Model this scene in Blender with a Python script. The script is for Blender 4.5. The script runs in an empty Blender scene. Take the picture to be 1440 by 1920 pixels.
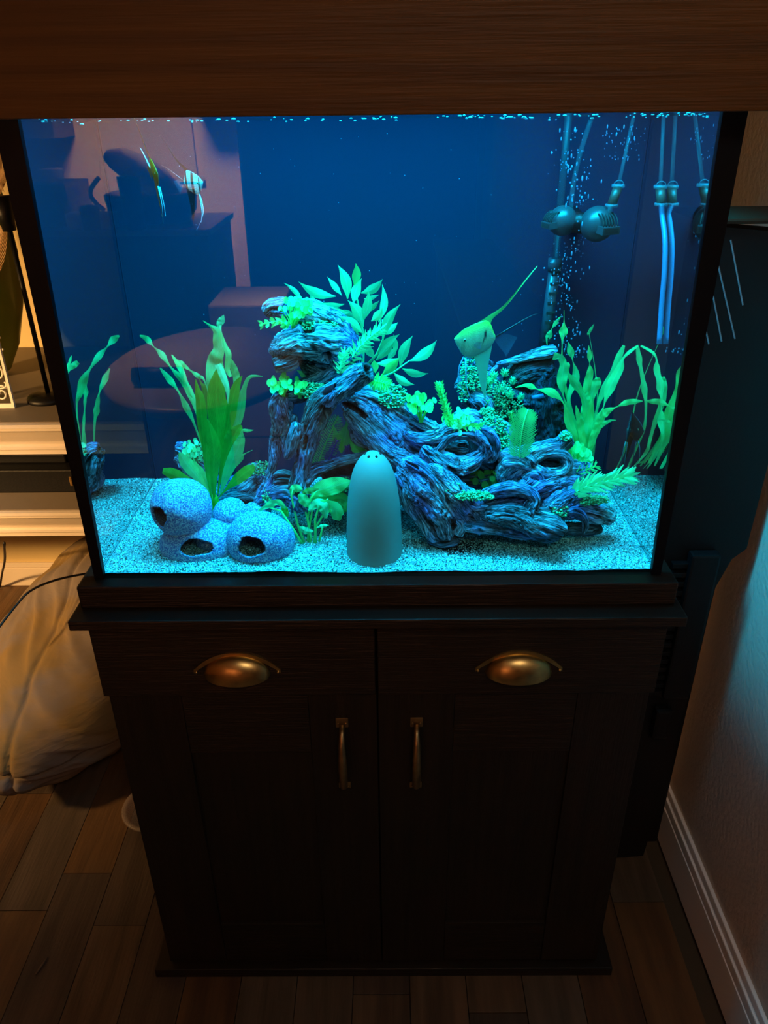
import bpy, bmesh, math, random
import numpy as np
from mathutils import Vector, Matrix

random.seed(7); rng = np.random.default_rng(7)
SC = bpy.context.scene
COL = SC.collection

# ------------------------------------------------------------------ camera
CAM = np.array([.0169, -.9, 1.4495]); PITCH, YAW, ROLL = .4902, -.0069, -.011; FPX = 1443.0
_f = np.array([math.sin(YAW)*math.cos(PITCH), math.cos(YAW)*math.cos(PITCH), -math.sin(PITCH)])
_r = np.array([math.cos(YAW), -math.sin(YAW), 0.0]); _u = np.cross(_r, _f)
RT = _r*math.cos(ROLL)+_u*math.sin(ROLL); UP = -_r*math.sin(ROLL)+_u*math.cos(ROLL); FW = _f
cd = bpy.data.cameras.new('camera'); cam = bpy.data.objects.new('camera', cd); COL.objects.link(cam)
cd.sensor_fit = 'HORIZONTAL'; cd.sensor_width = 36.0; cd.lens = 36.0*FPX/1440.0; cd.clip_start = .02
m = Matrix.Identity(4)
for i in range(3):
    m[i][0], m[i][1], m[i][2], m[i][3] = RT[i], UP[i], -FW[i], CAM[i]
cam.matrix_world = m
SC.camera = cam
SC.view_settings.view_transform = 'Standard'; SC.view_settings.look = 'None'
SC.view_settings.gamma = 1.0; SC.view_settings.exposure = 0.0; SC.view_settings.use_curve_mapping = False
try:
    SC.cycles.use_denoising = True
    SC.cycles.max_bounces = 8; SC.cycles.transparent_max_bounces = 32
    SC.cycles.caustics_reflective = True; SC.cycles.caustics_refractive = False
    SC.cycles.sample_clamp_indirect = 3.0
except Exception: pass
w = bpy.data.worlds.new('world'); SC.world = w; w.use_nodes = True
w.node_tree.nodes['Background'].inputs[0].default_value = (1, .62, .35, 1)
w.node_tree.nodes['Background'].inputs[1].default_value = .004

def area(name, loc, target, size, power, color, spread=math.pi, sy=None, vis_gloss=True):
    l = bpy.data.lights.new(name, 'AREA'); l.energy = power; l.color = color
    l.shape = 'RECTANGLE'; l.size = size; l.size_y = sy or size; l.spread = spread
    o = bpy.data.objects.new(name, l); COL.objects.link(o); o.location = loc
    d = Vector(target)-Vector(loc); o.rotation_euler = d.to_track_quat('-Z', 'Y').to_euler()
    return o
# aquarium light bar under the hood: cyan tubes and a bluer row beside them
area('aquarium_light', (0, .085, 1.60), (0, .11, 0), .68, 15.5, (.008, .66, 1.0), sy=.15, spread=2.2)
area('aquarium_blue_light', (0, .15, 1.60), (0, .16, 0), .66, 2.9, (.008, .28, 1.0), sy=.03, spread=2.2)
# warm living room lamp left of the photographer, kitchen ceiling lamps far behind
area('room_lamp', (-2.1, -.25, 1.2), (-1.1, 1.0, .5), .14, 15.0, (1, .56, .2), spread=1.3)
area('hall_lamp', (.35, -1.5, 2.38), (.45, -.1, 1.0), .5, 4.8, (1, .80, .60), spread=2.0)
area('kitchen_lamp', (-1.3, -3.0, 2.38), (-1.35, -4.25, 1.3), .5, 80.0, (1, .60, .34), spread=.9)
area('table_lamp_light', (-1.0, -1.5, 1.9), (-.75, -1.5, .7), .12, 9.0, (1, .55, .22), spread=1.2)

area('floor_patch_fill', (-.5, -2.35, 2.4), (-.5, -2.6, 0), .12, 7.0, (1, .62, .4), spread=.6)  # fill light added to brighten the tan block, no visible fixture

# ------------------------------------------------------------------ pixel helpers
def ray(px, py): return FW*FPX + RT*(px-720) + UP*(960-py)
def pt(px, py, v, ax=1):
    d = ray(px, py); t = (v-CAM[ax])/d[ax]; return CAM+t*d
def mm(px, py, Y):                       # metres per photo pixel at that point
    p = pt(px, py, Y); return float((p-CAM)@FW)/FPX
def mir(px, py, d):
    p = pt(px, py, d); return np.array([p[0], -p[1], p[2]])

# ------------------------------------------------------------------ noise
def _hash(i, j, k, s):
    n = (i*374761393 + j*668265263 + k*2147483647 + s*1274126177) & 0xffffffff
    n = ((n ^ (n >> 13))*1274126177) & 0xffffffff
    n = ((n ^ (n >> 16))*2246822519) & 0xffffffff
    return ((n ^ (n >> 15)) & 0xffffff)/float(0xffffff)*2-1
def noise(p, s=0):
    p = np.asarray(p, float); i = np.floor(p).astype(np.int64); f = p-i; f = f*f*(3-2*f); out = 0
    for a in (0, 1):
        for b in (0, 1):
            for c in (0, 1):
                wgt = (f[:, 0] if a else 1-f[:, 0])*(f[:, 1] if b else 1-f[:, 1])*(f[:, 2] if c else 1-f[:, 2])
                out = out + wgt*_hash(i[:, 0]+a, i[:, 1]+b, i[:, 2]+c, s)
    return out
def fbm(p, o=3, s=0):
    p = np.asarray(p, float); r = 0; a = 1.0
    for k in range(o): r = r+a*noise(p*(2**k), s+k*17); a *= .5
    return r

# ------------------------------------------------------------------ materials
def mat(name, color=(.5, .5, .5), rough=.6, metal=0, spec=.5, vcol=None, bump=None, bscale=(30, 30, 30), bstr=.2,
        mottle=None, mscale=(6, 6, 6), trans=0.0, coat=0, detail=4, lo=.35, hi=.65, coord='Object'):
    M = bpy.data.materials.new(name); M.use_nodes = True; nt = M.node_tree; N = nt.nodes; L = nt.links
    P = N['Principled BSDF']; P.inputs['Base Color'].default_value = (*color, 1); P.inputs['Roughness'].default_value = rough
    P.inputs['Metallic'].default_value = metal; P.inputs['Specular IOR Level'].default_value = spec
    P.inputs['Coat Weight'].default_value = coat
    tc = N.new('ShaderNodeTexCoord'); src = None
    if vcol:
        a = N.new('ShaderNodeAttribute'); a.attribute_name = vcol; src = a.outputs['Color']
    def nz(scale, det):
        mp = N.new('ShaderNodeMapping'); mp.inputs['Scale'].default_value = scale
        L.new(tc.outputs[coord], mp.inputs[0]); n = N.new('ShaderNodeTexNoise'); n.inputs['Scale'].default_value = 1
        n.inputs['Detail'].default_value = det; L.new(mp.outputs[0], n.inputs['Vector']); return n
    if mottle:
        n = nz(mscale, detail); r = N.new('ShaderNodeMapRange'); r.inputs[1].default_value = lo; r.inputs[2].default_value = hi
        L.new(n.outputs[0], r.inputs[0]); mx = N.new('ShaderNodeMix'); mx.data_type = 'RGBA'
        L.new(r.outputs[0], mx.inputs[0])
        if src: L.new(src, mx.inputs[6])
        else: mx.inputs[6].default_value = (*color, 1)
        if src:
            mx.blend_type = 'MULTIPLY'
        mx.inputs[7].default_value = (*mottle, 1); src = mx.outputs[2]
    if src: L.new(src, P.inputs['Base Color'])
    if bstr and bump is not False:
        n = nz(bscale, 5); b = N.new('ShaderNodeBump'); b.inputs['Strength'].default_value = bstr; b.inputs['Distance'].default_value = .004
        L.new(n.outputs[0], b.inputs['Height']); L.new(b.outputs[0], P.inputs['Normal'])
    if trans:
        t = N.new('ShaderNodeBsdfTranslucent'); t.inputs[0].default_value = (*color, 1)
        if src: L.new(src, t.inputs[0])
        s = N.new('ShaderNodeMixShader'); s.inputs[0].default_value = trans
        L.new(P.outputs[0], s.inputs[1]); L.new(t.outputs[0], s.inputs[2]); L.new(s.outputs[0], N['Material Output'].inputs[0])
    return M
def glass(name, r0=.045, tint=(1, 1, 1), tir=None, rough=0.0):
    M = bpy.data.materials.new(name); M.use_nodes = True; nt = M.node_tree; N = nt.nodes; L = nt.links
    N.remove(N['Principled BSDF']); t = N.new('ShaderNodeBsdfTransparent'); t.inputs[0].default_value = (*tint, 1)
    g = N.new('ShaderNodeBsdfGlossy'); g.inputs['Roughness'].default_value = rough
    lw = N.new('ShaderNodeLayerWeight'); lw.inputs[0].default_value = .5
    s = N.new('ShaderNodeMixShader')
    if tir:
        r = N.new('ShaderNodeMapRange'); r.inputs[1].default_value = tir[0]; r.inputs[2].default_value = tir[1]
        r.inputs[3].default_value = r0; r.inputs[4].default_value = tir[2]; L.new(lw.outputs['Facing'], r.inputs[0]); L.new(r.outputs[0], s.inputs[0])
        g.inputs[0].default_value = (.75, .9, .9, 1)
    else:
        p = N.new('ShaderNodeMath'); p.operation = 'POWER'; L.new(lw.outputs['Facing'], p.inputs[0]); p.inputs[1].default_value = 5
        q = N.new('ShaderNodeMath'); q.operation = 'MULTIPLY_ADD'; L.new(p.outputs[0], q.inputs[0]); q.inputs[1].default_value = 1-r0; q.inputs[2].default_value = r0
        L.new(q.outputs[0], s.inputs[0])
    L.new(t.outputs[0], s.inputs[1]); L.new(g.outputs[0], s.inputs[2]); L.new(s.outputs[0], N['Material Output'].inputs[0])
    return M
def leafmat(name, c1, c2, trans=.4, rough=.45):
    """leaf: uv u across, v along; pale midrib, side veins, patches of the second green"""
    M = bpy.data.materials.new(name); M.use_nodes = True; nt = M.node_tree; N = nt.nodes; L = nt.links; P = N['Principled BSDF']
    uv = N.new('ShaderNodeUVMap'); sp = N.new('ShaderNodeSeparateXYZ'); L.new(uv.outputs[0], sp.inputs[0])
    a = N.new('ShaderNodeMath'); a.operation = 'SUBTRACT'; L.new(sp.outputs[0], a.inputs[0]); a.inputs[1].default_value = .5
    b = N.new('ShaderNodeMath'); b.operation = 'ABSOLUTE'; L.new(a.outputs[0], b.inputs[0])
    rib = N.new('ShaderNodeMapRange'); rib.inputs[1].default_value = 0; rib.inputs[2].default_value = .09; rib.inputs[3].default_value = 1; rib.inputs[4].default_value = 0
    L.new(b.outputs[0], rib.inputs[0])
    v = N.new('ShaderNodeMath'); v.operation = 'MULTIPLY_ADD'; L.new(b.outputs[0], v.inputs[0]); v.inputs[1].default_value = -.7; L.new(sp.outputs[1], v.inputs[2])
    s = N.new('ShaderNodeMath'); s.operation = 'MULTIPLY'; L.new(v.outputs[0], s.inputs[0]); s.inputs[1].default_value = 95
    sn = N.new('ShaderNodeMath'); sn.operation = 'SINE'; L.new(s.outputs[0], sn.inputs[0])
    tc = N.new('ShaderNodeTexCoord'); n = N.new('ShaderNodeTexNoise'); n.inputs['Scale'].default_value = 45; L.new(tc.outputs['Object'], n.inputs['Vector'])
    mr = N.new('ShaderNodeMapRange'); mr.inputs[1].default_value = .35; mr.inputs[2].default_value = .7; L.new(n.outputs[0], mr.inputs[0])
    mx = N.new('ShaderNodeMix'); mx.data_type = 'RGBA'; L.new(mr.outputs[0], mx.inputs[0]); mx.inputs[6].default_value = (*c1, 1); mx.inputs[7].default_value = (*c2, 1)
    m2 = N.new('ShaderNodeMix'); m2.data_type = 'RGBA'; rm = N.new('ShaderNodeMath'); rm.operation = 'MULTIPLY'; rm.inputs[1].default_value = .45; L.new(rib.outputs[0], rm.inputs[0])
    L.new(rm.outputs[0], m2.inputs[0]); L.new(mx.outputs[2], m2.inputs[6]); m2.inputs[7].default_value = (min(1, c1[0]*1.6), min(1, c1[1]*1.25), min(1, c1[2]*1.6), 1)
    L.new(m2.outputs[2], P.inputs['Base Color']); P.inputs['Roughness'].default_value = rough; P.inputs['Specular IOR Level'].default_value = .35
    bp = N.new('ShaderNodeBump'); bp.inputs['Strength'].default_value = .35; bp.inputs['Distance'].default_value = .001; L.new(sn.outputs[0], bp.inputs['Height']); L.new(bp.outputs[0], P.inputs['Normal'])
    t = N.new('ShaderNodeBsdfTranslucent'); L.new(m2.outputs[2], t.inputs[0])
    sh = N.new('ShaderNodeMixShader'); sh.inputs[0].default_value = trans; L.new(P.outputs[0], sh.inputs[1]); L.new(t.outputs[0], sh.inputs[2]); L.new(sh.outputs[0], N['Material Output'].inputs[0])
    return M
def film(name, color, alpha, trans=.5):
    M = bpy.data.materials.new(name); M.use_nodes = True; nt = M.node_tree; N = nt.nodes; L = nt.links; P = N['Principled BSDF']
    P.inputs['Base Color'].default_value = (*color, 1); P.inputs['Roughness'].default_value = .4
    t = N.new('ShaderNodeBsdfTransparent'); s = N.new('ShaderNodeMixShader'); s.inputs[0].default_value = alpha
    L.new(t.outputs[0], s.inputs[1]); L.new(P.outputs[0], s.inputs[2]); L.new(s.outputs[0], N['Material Output'].inputs[0]); return M

m_hood = mat('brown_wood_veneer', (.080, .033, .0045), .55, spec=.25, mottle=(.050, .019, .0025), mscale=(2, 3, 60), bscale=(8, 8, 300), bstr=.25, detail=6)
m_black = mat('black_brown_wood', (.012, .0065, .0035), .45, spec=.35, mottle=(.007, .004, .0022), mscale=(3, 3, 120), bscale=(15, 15, 420), bstr=.45, detail=6)
m_blackv = mat('black_brown_wood_upright', (.012, .0065, .0035), .45, spec=.35, mottle=(.007, .004, .0022), mscale=(120, 120, 3), bscale=(420, 420, 15), bstr=.3, detail=6)
m_trim = mat('black_silicone', (.0015, .002, .004), .5, spec=.12, bstr=0)
m_brass = mat('aged_brass', (.62, .43, .16), .34, metal=1, mottle=(.40, .27, .10), mscale=(40, 40, 40), bstr=.05)
m_bronze = mat('dark_bronze', (.40, .27, .13), .42, metal=1, mottle=(.28, .19, .09), mscale=(60, 60, 60), bstr=.1)
m_glass = glass('aquarium_glass', .05)
m_front = glass('aquarium_front_glass', .05, tint=(.42, .96, 1))
m_side = glass('aquarium_side_glass', .02, tir=(.5, .58, .9))
m_water = glass('water_surface', .03, tint=(.93, .98, 1), tir=(.8, .97, .6), rough=.05)
m_back = mat('blue_backing', (.002, .0155, .037), .9, spec=.08, bstr=0, mottle=(.002, .0165, .040), mscale=(3, 3, 3))
m_sand = mat('aquarium_gravel', rough=.55, vcol='Col', bstr=0)
m_wood = mat('resin_driftwood', rough=.7, vcol='Col', bstr=.6, bscale=(260, 260, 260), mottle=(.55, .55, .62), mscale=(38, 38, 38), lo=.4, hi=.75)
def wood_grain(M):
    nt = M.node_tree; N = nt.nodes; L = nt.links; P = N['Principled BSDF']
    at = N.new('ShaderNodeAttribute'); at.attribute_name = 'grain'
    def nz(sc, det, dist=0):
        n = N.new('ShaderNodeTexNoise'); n.inputs['Scale'].default_value = sc; n.inputs['Detail'].default_value = det; n.inputs['Distortion'].default_value = dist; L.new(at.outputs['Vector'], n.inputs['Vector']); return n
    def mr(src, a, b, c, d):
        x = N.new('ShaderNodeMapRange'); x.inputs[1].default_value = a; x.inputs[2].default_value = b; x.inputs[3].default_value = c; x.inputs[4].default_value = d; L.new(src, x.inputs[0]); return x.outputs[0]
    def mt(op, a, b):
        x = N.new('ShaderNodeMath'); x.operation = op
        for i, q in enumerate((a, b)):
            if isinstance(q, (int, float)): x.inputs[i].default_value = q
            else: L.new(q, x.inputs[i])
        return x.outputs[0]
    n1 = nz(210, 3, .4).outputs[0]; n2 = nz(620, 3, .3).outputs[0]; n3 = nz(90, 2).outputs[0]
    crack = mr(mt('ABSOLUTE', mt('SUBTRACT', n1, .5), 0), 0, .055, 0, 1); fine = mr(n2, .36, .56, .35, 1); wide = mr(mt('ABSOLUTE', mt('SUBTRACT', n3, .5), 0), 0, .03, .2, 1)
    h = mt('ADD', mt('MULTIPLY', crack, .8), mt('ADD', mt('MULTIPLY', fine, .35), mt('MULTIPLY', wide, .9)))
    bmp = N.new('ShaderNodeBump'); bmp.inputs['Strength'].default_value = 1.0; bmp.inputs['Distance'].default_value = .0016; L.new(h, bmp.inputs['Height']); L.new(bmp.outputs[0], P.inputs['Normal'])
    f = mt('MULTIPLY', mt('MULTIPLY', mr(crack, 0, 1, .22, 1), fine), mr(wide, .2, 1, .35, 1))
    old = P.inputs['Base Color'].links[0].from_socket; mx = N.new('ShaderNodeMix'); mx.data_type = 'RGBA'; mx.blend_type = 'MULTIPLY'; mx.inputs[0].default_value = 1
    cmb = N.new('ShaderNodeCombineColor'); [L.new(f, cmb.inputs[i]) for i in range(3)]; L.new(old, mx.inputs[6]); L.new(cmb.outputs[0], mx.inputs[7]); L.new(mx.outputs[2], P.inputs['Base Color'])
wood_grain(m_wood)
m_moss = mat('green_moss', (.06, .30, .12), .95, spec=.1, mottle=(.16, .55, .25), mscale=(150, 150, 150), bstr=.6, bscale=(300, 300, 300))
m_globe = mat('speckled_ceramic', (.10, .11, .30), .85, mottle=(.46, .46, .56), mscale=(480, 480, 480), lo=.44, hi=.60, bstr=.5, bscale=(420, 420, 420))
m_cone = mat('frosted_ceramic', (.50, .40, .36), .6, mottle=(.46, .37, .33), mscale=(9, 9, 9), bstr=.05, trans=.45)
L_pale = leafmat('pale_green_leaf', (.14, .80, .30), (.08, .62, .28), .35)
L_mint = leafmat('mint_green_leaf', (.28, .95, .38), (.18, .82, .34), .35)
L_green = leafmat('bright_green_leaf', (.14, .95, .26), (.10, .82, .26), .55)
L_deep = leafmat('deep_green_leaf', (.05, .62, .05), (.03, .48, .04), .6)
L_lime = leafmat('lime_green_leaf', (.22, .95, .22), (.14, .80, .18), .5)
L_olive = leafmat('olive_green_leaf', (.12, .34, .05), (.07, .26, .04), .4)
L_blue = leafmat('violet_blue_frond', (.10, .06, .55), (.05, .05, .4), .3)
m_wall = mat('warm_white_wall', (.58, .5, .42), .85, bstr=.6, bscale=(95, 95, 95))
m_wallb = mat('cream_back_wall', (.62, .47, .22), .85, bstr=.2, bscale=(60, 60, 60))
m_white = mat('white_painted_wood', (.68, .58, .46), .55, mottle=(.62, .52, .4), mscale=(5, 5, 5), bstr=.15)
m_base = mat('white_baseboard_paint', (.85, .82, .82), .4, bstr=.03)
m_plast = mat('black_plastic', (.0035, .0035, .004), .45, spec=.25, bstr=.1, bscale=(200, 200, 200))
m_grey = mat('grey_plastic', (.024, .036, .042), .35, bstr=0)
m_dark = mat('dark_inside', (.01, .01, .01), .9, bstr=0)

# ------------------------------------------------------------------ object helpers
WORLD = {}
def link(name, me, parent=None):
    o = bpy.data.objects.new(name, me); COL.objects.link(o)
    if parent is not None:
        o.parent = parent; o.location = -(WORLD.get(parent.name, Vector((0, 0, 0))))
    WORLD[o.name] = Vector((0, 0, 0)); return o
def thing(name, label, cat, loc, group=None):
    o = bpy.data.objects.new(name, None); COL.objects.link(o); o.location = loc; o.empty_display_size = .02
    WORLD[o.name] = Vector(loc); o['label'] = label; o['category'] = cat
    if group: o['group'] = group
    return o
def tag(o, label=None, cat=None, group=None, kind=None):
    if label: o['label'] = label
    if cat: o['category'] = cat
    if group: o['group'] = group
    if kind: o['kind'] = kind
    return o
def mesh(name, V, F, m, parent=None, smooth=True, col=None, uv=None, kind=None):
    me = bpy.data.meshes.new(name); me.from_pydata([tuple(v) for v in V], [], [tuple(f) for f in F])
    if smooth: me.polygons.foreach_set('use_smooth', [True]*len(me.polygons))
    if isinstance(m, (list, tuple)):
        for k in m: me.materials.append(k)
    else: me.materials.append(m)
    if col is not None:
        a = me.color_attributes.new('Col', 'FLOAT_COLOR', 'POINT'); c = np.ones((len(V), 4)); c[:, :3] = col
        a.data.foreach_set('color', c.ravel())
    if uv is not None:
        u = me.uv_layers.new(name='UVMap'); li = np.zeros(len(me.loops), int); me.loops.foreach_get('vertex_index', li)
        u.data.foreach_set('uv', np.asarray(uv, float)[li].ravel())
    me.update(); o = link(name, me, parent)
    if kind: o['kind'] = kind
    return o
class B:
    """collects shapes into one mesh"""
    def __init__(s): s.V = []; s.F = []; s.U = []
    def add(s, V, F, U=None):
        n = len(s.V); s.V += [tuple(map(float, v)) for v in V]; s.F += [tuple(int(i)+n for i in f) for f in F]
        s.U += [tuple(u) for u in U] if U is not None else [(0.5, 0.5)]*len(V); return s
    def box(s, x0, x1, y0, y1, z0, z1, bev=.0):
        if bev <= 0:
            V = [(x, y, z) for z in (z0, z1) for y in (y0, y1) for x in (x0, x1)]
            return s.add(V, [(0, 2, 3, 1), (4, 5, 7, 6), (0, 1, 5, 4), (2, 6, 7, 3), (0, 4, 6, 2), (1, 3, 7, 5)])
        bm = bmesh.new(); bmesh.ops.create_cube(bm, size=1)
        for v in bm.verts: v.co = Vector(((x0+x1)/2+v.co.x*(x1-x0), (y0+y1)/2+v.co.y*(y1-y0), (z0+z1)/2+v.co.z*(z1-z0)))
        bmesh.ops.bevel(bm, geom=bm.edges[:], offset=bev, segments=2, affect='EDGES', profile=.6)
        bm.verts.index_update(); s.add([v.co for v in bm.verts], [[v.index for v in f.verts] for f in bm.faces]); bm.free(); return s
    def tube(s, P, R, n=8, cap=True):
        P = [np.asarray(p, float) for p in P]; R = [R]*len(P) if np.isscalar(R) else list(R)
        V = []; F = []; prev = None
        for i, p in enumerate(P):
            t = P[min(i+1, len(P)-1)]-P[max(i-1, 0)]; t = t/(np.linalg.norm(t)+1e-12)
            if prev is None: a = np.cross(t, (0, 0, 1.) if abs(t[2]) < .9 else (1., 0, 0))
            else: a = prev-t*(prev@t)
            a = a/(np.linalg.norm(a)+1e-12); prev = a; b = np.cross(t, a)
            for k in range(n):
                th = 2*math.pi*k/n; V.append(p+R[i]*(a*math.cos(th)+b*math.sin(th)))
        for i in range(len(P)-1):
            for k in range(n): F.append((i*n+k, i*n+(k+1) % n, (i+1)*n+(k+1) % n, (i+1)*n+k))
        if cap: F += [tuple(range(n))[::-1], tuple((len(P)-1)*n+k for k in range(n))]
        return s.add(V, F)
    def lathe(s, prof, c=(0, 0, 0), n=32, M=None):
        V = []; F = []
        for r, z in prof:
            for k in range(n):
                th = 2*math.pi*k/n; v = np.array((r*math.cos(th), r*math.sin(th), z))
                if M is not None: v = np.asarray(M) @ v
                V.append(v+np.asarray(c))
        for i in range(len(prof)-1):
            for k in range(n): F.append((i*n+k, i*n+(k+1) % n, (i+1)*n+(k+1) % n, (i+1)*n+k))
        return s.add(V, F)
    def ball(s, c, r, nu=10, nv=7, sc=(1, 1, 1)):
        V = []; F = []
        for i in range(nv+1):
            ph = math.pi*i/nv
            for k in range(nu):
                th = 2*math.pi*k/nu; V.append((c[0]+r*sc[0]*math.sin(ph)*math.cos(th), c[1]+r*sc[1]*math.sin(ph)*math.sin(th), c[2]+r*sc[2]*math.cos(ph)))
        for i in range(nv):
            for k in range(nu): F.append((i*nu+k, (i+1)*nu+k, (i+1)*nu+(k+1) % nu, i*nu+(k+1) % nu))
        return s.add(V, F)
    def out(s, name, m, parent=None, smooth=False, kind=None, label=None, cat=None, group=None):
        o = mesh(name, s.V, s.F, m, parent, smooth, uv=s.U)
        return tag(o, label, cat, group, kind)
def smoothed(o, ang=40):
    me = o.data; me.polygons.foreach_set('use_smooth', [True]*len(me.polygons))
    try: me.set_sharp_from_angle(angle=math.radians(ang))
    except Exception: pass
    return o
def spline(P, n):
    """Catmull-Rom through rows of P (any width), n samples"""
    P = np.asarray(P, float); Q = np.vstack([2*P[0]-P[1], P, 2*P[-1]-P[-2]]); m_ = len(P)-1
    t = np.linspace(0, m_, n); i = np.minimum(t.astype(int), m_-1); f = (t-i)[:, None]
    a, b, c, d = Q[i], Q[i+1], Q[i+2], Q[i+3]
    return .5*(2*b+(c-a)*f+(2*a-5*b+4*c-d)*f*f+(3*b-a-3*c+d)*f**3)

# ================================================================== SETTING
WX = .622; WY = 1.315; ZF = 0.0
def struct(o): o['kind'] = 'structure'; return o
X0, Y0, ZC = -3.2, -4.3, 2.45
struct(B().box(X0-.1, WX+.1, Y0-.1, WY+.1, -.06, -.012).out('floor', mat('subfloor', (.05, .035, .02), .8)))
floor = bpy.data.objects['floor']
struct(B().box(WX, WX+.1, Y0, WY+.1, 0, ZC).out('wall_right', m_wall))
struct(B().box(X0, WX+.1, WY, WY+.1, 0, ZC).out('wall_back', m_wallb))
struct(B().box(X0-.1, X0, Y0, WY+.1, 0, ZC).out('wall_left', m_wallb))
m_peach = mat('peach_kitchen_wall', (.72, .38, .24), .8, bstr=0)
struct(B().box(X0-.1, WX+.1, Y0-.1, Y0, 0, ZC).out('wall_front', m_peach))
struct(B().box(X0-.1, WX+.1, Y0-.1, WY+.1, ZC, ZC+.1).out('ceiling', mat('ceiling_paint', (.6, .55, .5), .9)))
# right baseboard: body, bead, cap
bb = struct(B().box(WX-.014, WX, Y0, WY, 0, .095, .002).out('baseboard_right', m_base))
B().box(WX-.0125, WX, Y0, WY, .095, .118, .003).box(WX-.008, WX, Y0, WY, .1185, .138, .003).out('bead', m_base, bb)
bb = struct(B().box(X0, WX, WY-.014, WY, 0, .07, .002).out('baseboard_back', m_white))
B().box(X0, WX, WY-.011, WY, .0705, .088, .003).out('bead', m_white, bb)
# floor planks, running away from the camera
tones = [((.10, .060, .033), (.05, .029, .015)), ((.062, .04, .026), (.035, .022, .014)), ((.115, .058, .02), (.065, .032, .011)), ((.085, .058, .038), (.05, .034, .02)), ((.085, .040, .014), (.045, .021, .008)), ((.052, .033, .021), (.032, .019, .012))]
pm = [mat('floor_plank_tone', a, .55, mottle=b, mscale=(34, 3.2, 10), bscale=(200, 14, 50), bstr=.35, detail=6, lo=.38, hi=.62) for a, b in tones]
ends = {-.686: [.023], -.791: [.03], -.581: [.278, .109], -.476: [.109, .078]}
k = 0
for ix in range(-7, 12):
    x0 = -.686+.105*ix; x1 = x0+.105
    if x0 > .61: break
    x1 = min(x1, WX-.001)
    y = -.75+.17*((ix*7) % 5)-.3; j = 0
    while y < WY-.02:
        ln = .55+.32*(((ix*5+j*3) % 7)/7.0); y1 = min(y+ln, WY-.001)
        if y1 > -.35:
            b = B().box(x0+.0006, x1-.0006, y+.0006, y1-.0006, -.012, 0.0-.0003*((ix+j) % 3), .0008)
            b.out('plank', pm[(ix*5+j*7+(ix*ix) % 3) % 6], floor)
        y = y1; j += 1
B().box(X0, -.686-.105*7, Y0, WY, -.012, -.0005).box(-.686-.105*7, WX, Y0, -1.1, -.012, -.0005).out('plank_field', pm[0], floor, kind='stuff')

# ================================================================== STAND
TW = .3916; ZT = .868
st = thing('aquarium_stand', 'dark brown wooden cabinet stand with two drawers and two doors carrying the aquarium', 'cabinet', (0, .15, 0))
B().box(-.4275, .4275, -.036, .35, 0, .022, .002).out('plinth', m_black, st)
B().box(-.398, .398, -.004, .34, .022, .815, .001).out('body', m_blackv, st)
B().box(-.4195, .4195, -.052, .355, .8165, .832, .002).out('top_board', m_black, st)
B().box(-.411, .411, -.022, .345, .832, ZT, .0025).out('tray', m_black, st)
YF = -.028
def cup(cx, cz, par):
    b = B(); W_, H_ = .0485, .034
    nx, nz_ = 26, 12; V = []; F = []
    for i in range(nx+1):                                   # bulging cup, open below
        u = -1+2*i/nx
        for j in range(nz_+1):
            v = j/nz_; h = H_*math.sqrt(max(0, 1-u*u))*1.0
            ph = v*math.pi/2*1.12
            V.append((cx+u*W_, YF-.0225*math.sqrt(max(0, 1-u*u))*math.sin(ph), cz-.017+h*math.cos(ph)*1.0))
    for i in range(nx):
        for j in range(nz_):
            a = i*(nz_+1)+j; F.append((a, a+1, a+nz_+2, a+nz_+1))
    b.add(V, F); smooth = b.out('handle', m_brass, par, smooth=True, label='aged brass cup handle')
    b = B(); pts = []                                      # thin flange arching to two screw tabs
    for i in range(31):
        u = -1+2*i/30; pts.append((cx+u*.0625, YF-.0022, cz-.010+.030*(1-abs(u)**2.2)))
    V = []; F = []
    for i, p in enumerate(pts):
        wd = .0055 if 2 < i < 28 else .0045
        for dy, dz in ((0, wd*.4), (-.002, wd*.4), (-.002, -wd), (0, -wd)): V.append((p[0], YF+dy, p[2]+dz))
    for i in range(30):
        for q in range(4): F.append((i*4+q, i*4+(q+1) % 4, i*4+4+(q+1) % 4, i*4+4+q))
    F += [(0, 1, 2, 3), (123, 122, 121, 120)]
    b.add(V, F)
    for sx in (-1, 1): b.ball((cx+sx*.059, YF-.0025, cz-.012), .0022, 8, 5)
    b.out('flange', m_brass, smooth)
def pull(cx, z1, z0, par):
    b = B()
    b.tube([(cx, YFd-.004, z1-.010), (cx, YFd-.016, z1-.020), (cx, YFd-.024, z1-.034), (cx, YFd-.026, (z0+z1)/2-.01), (cx, YFd-.022, z0+.022), (cx, YFd-.012, z0+.012), (cx, YFd-.003, z0+.006)],
           [.0042, .0042, .0052, .0068, .0062, .0045, .004], 12)
    h = b.out('handle', m_bronze, par, smooth=True, label='dark bronze bow handle')
    B().box(cx-.0095, cx+.0095, YFd-.0025, YFd, z1-.016, z1+.002, .001).ball((cx-.006, YFd-.003, z1-.008), .0018, 8, 5).ball((cx+.006, YFd-.003, z1-.008), .0018, 8, 5).out('mounting_plate', m_bronze, h)
    B().box(cx-.0095, cx+.0095, YFd-.0025, YFd, z0-.004, z0+.008, .001).ball((cx-.006, YFd-.003, z0+.001), .0018, 8, 5).ball((cx+.006, YFd-.003, z0+.001), .0018, 8, 5).out('mounting_plate', m_bronze, h)
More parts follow.
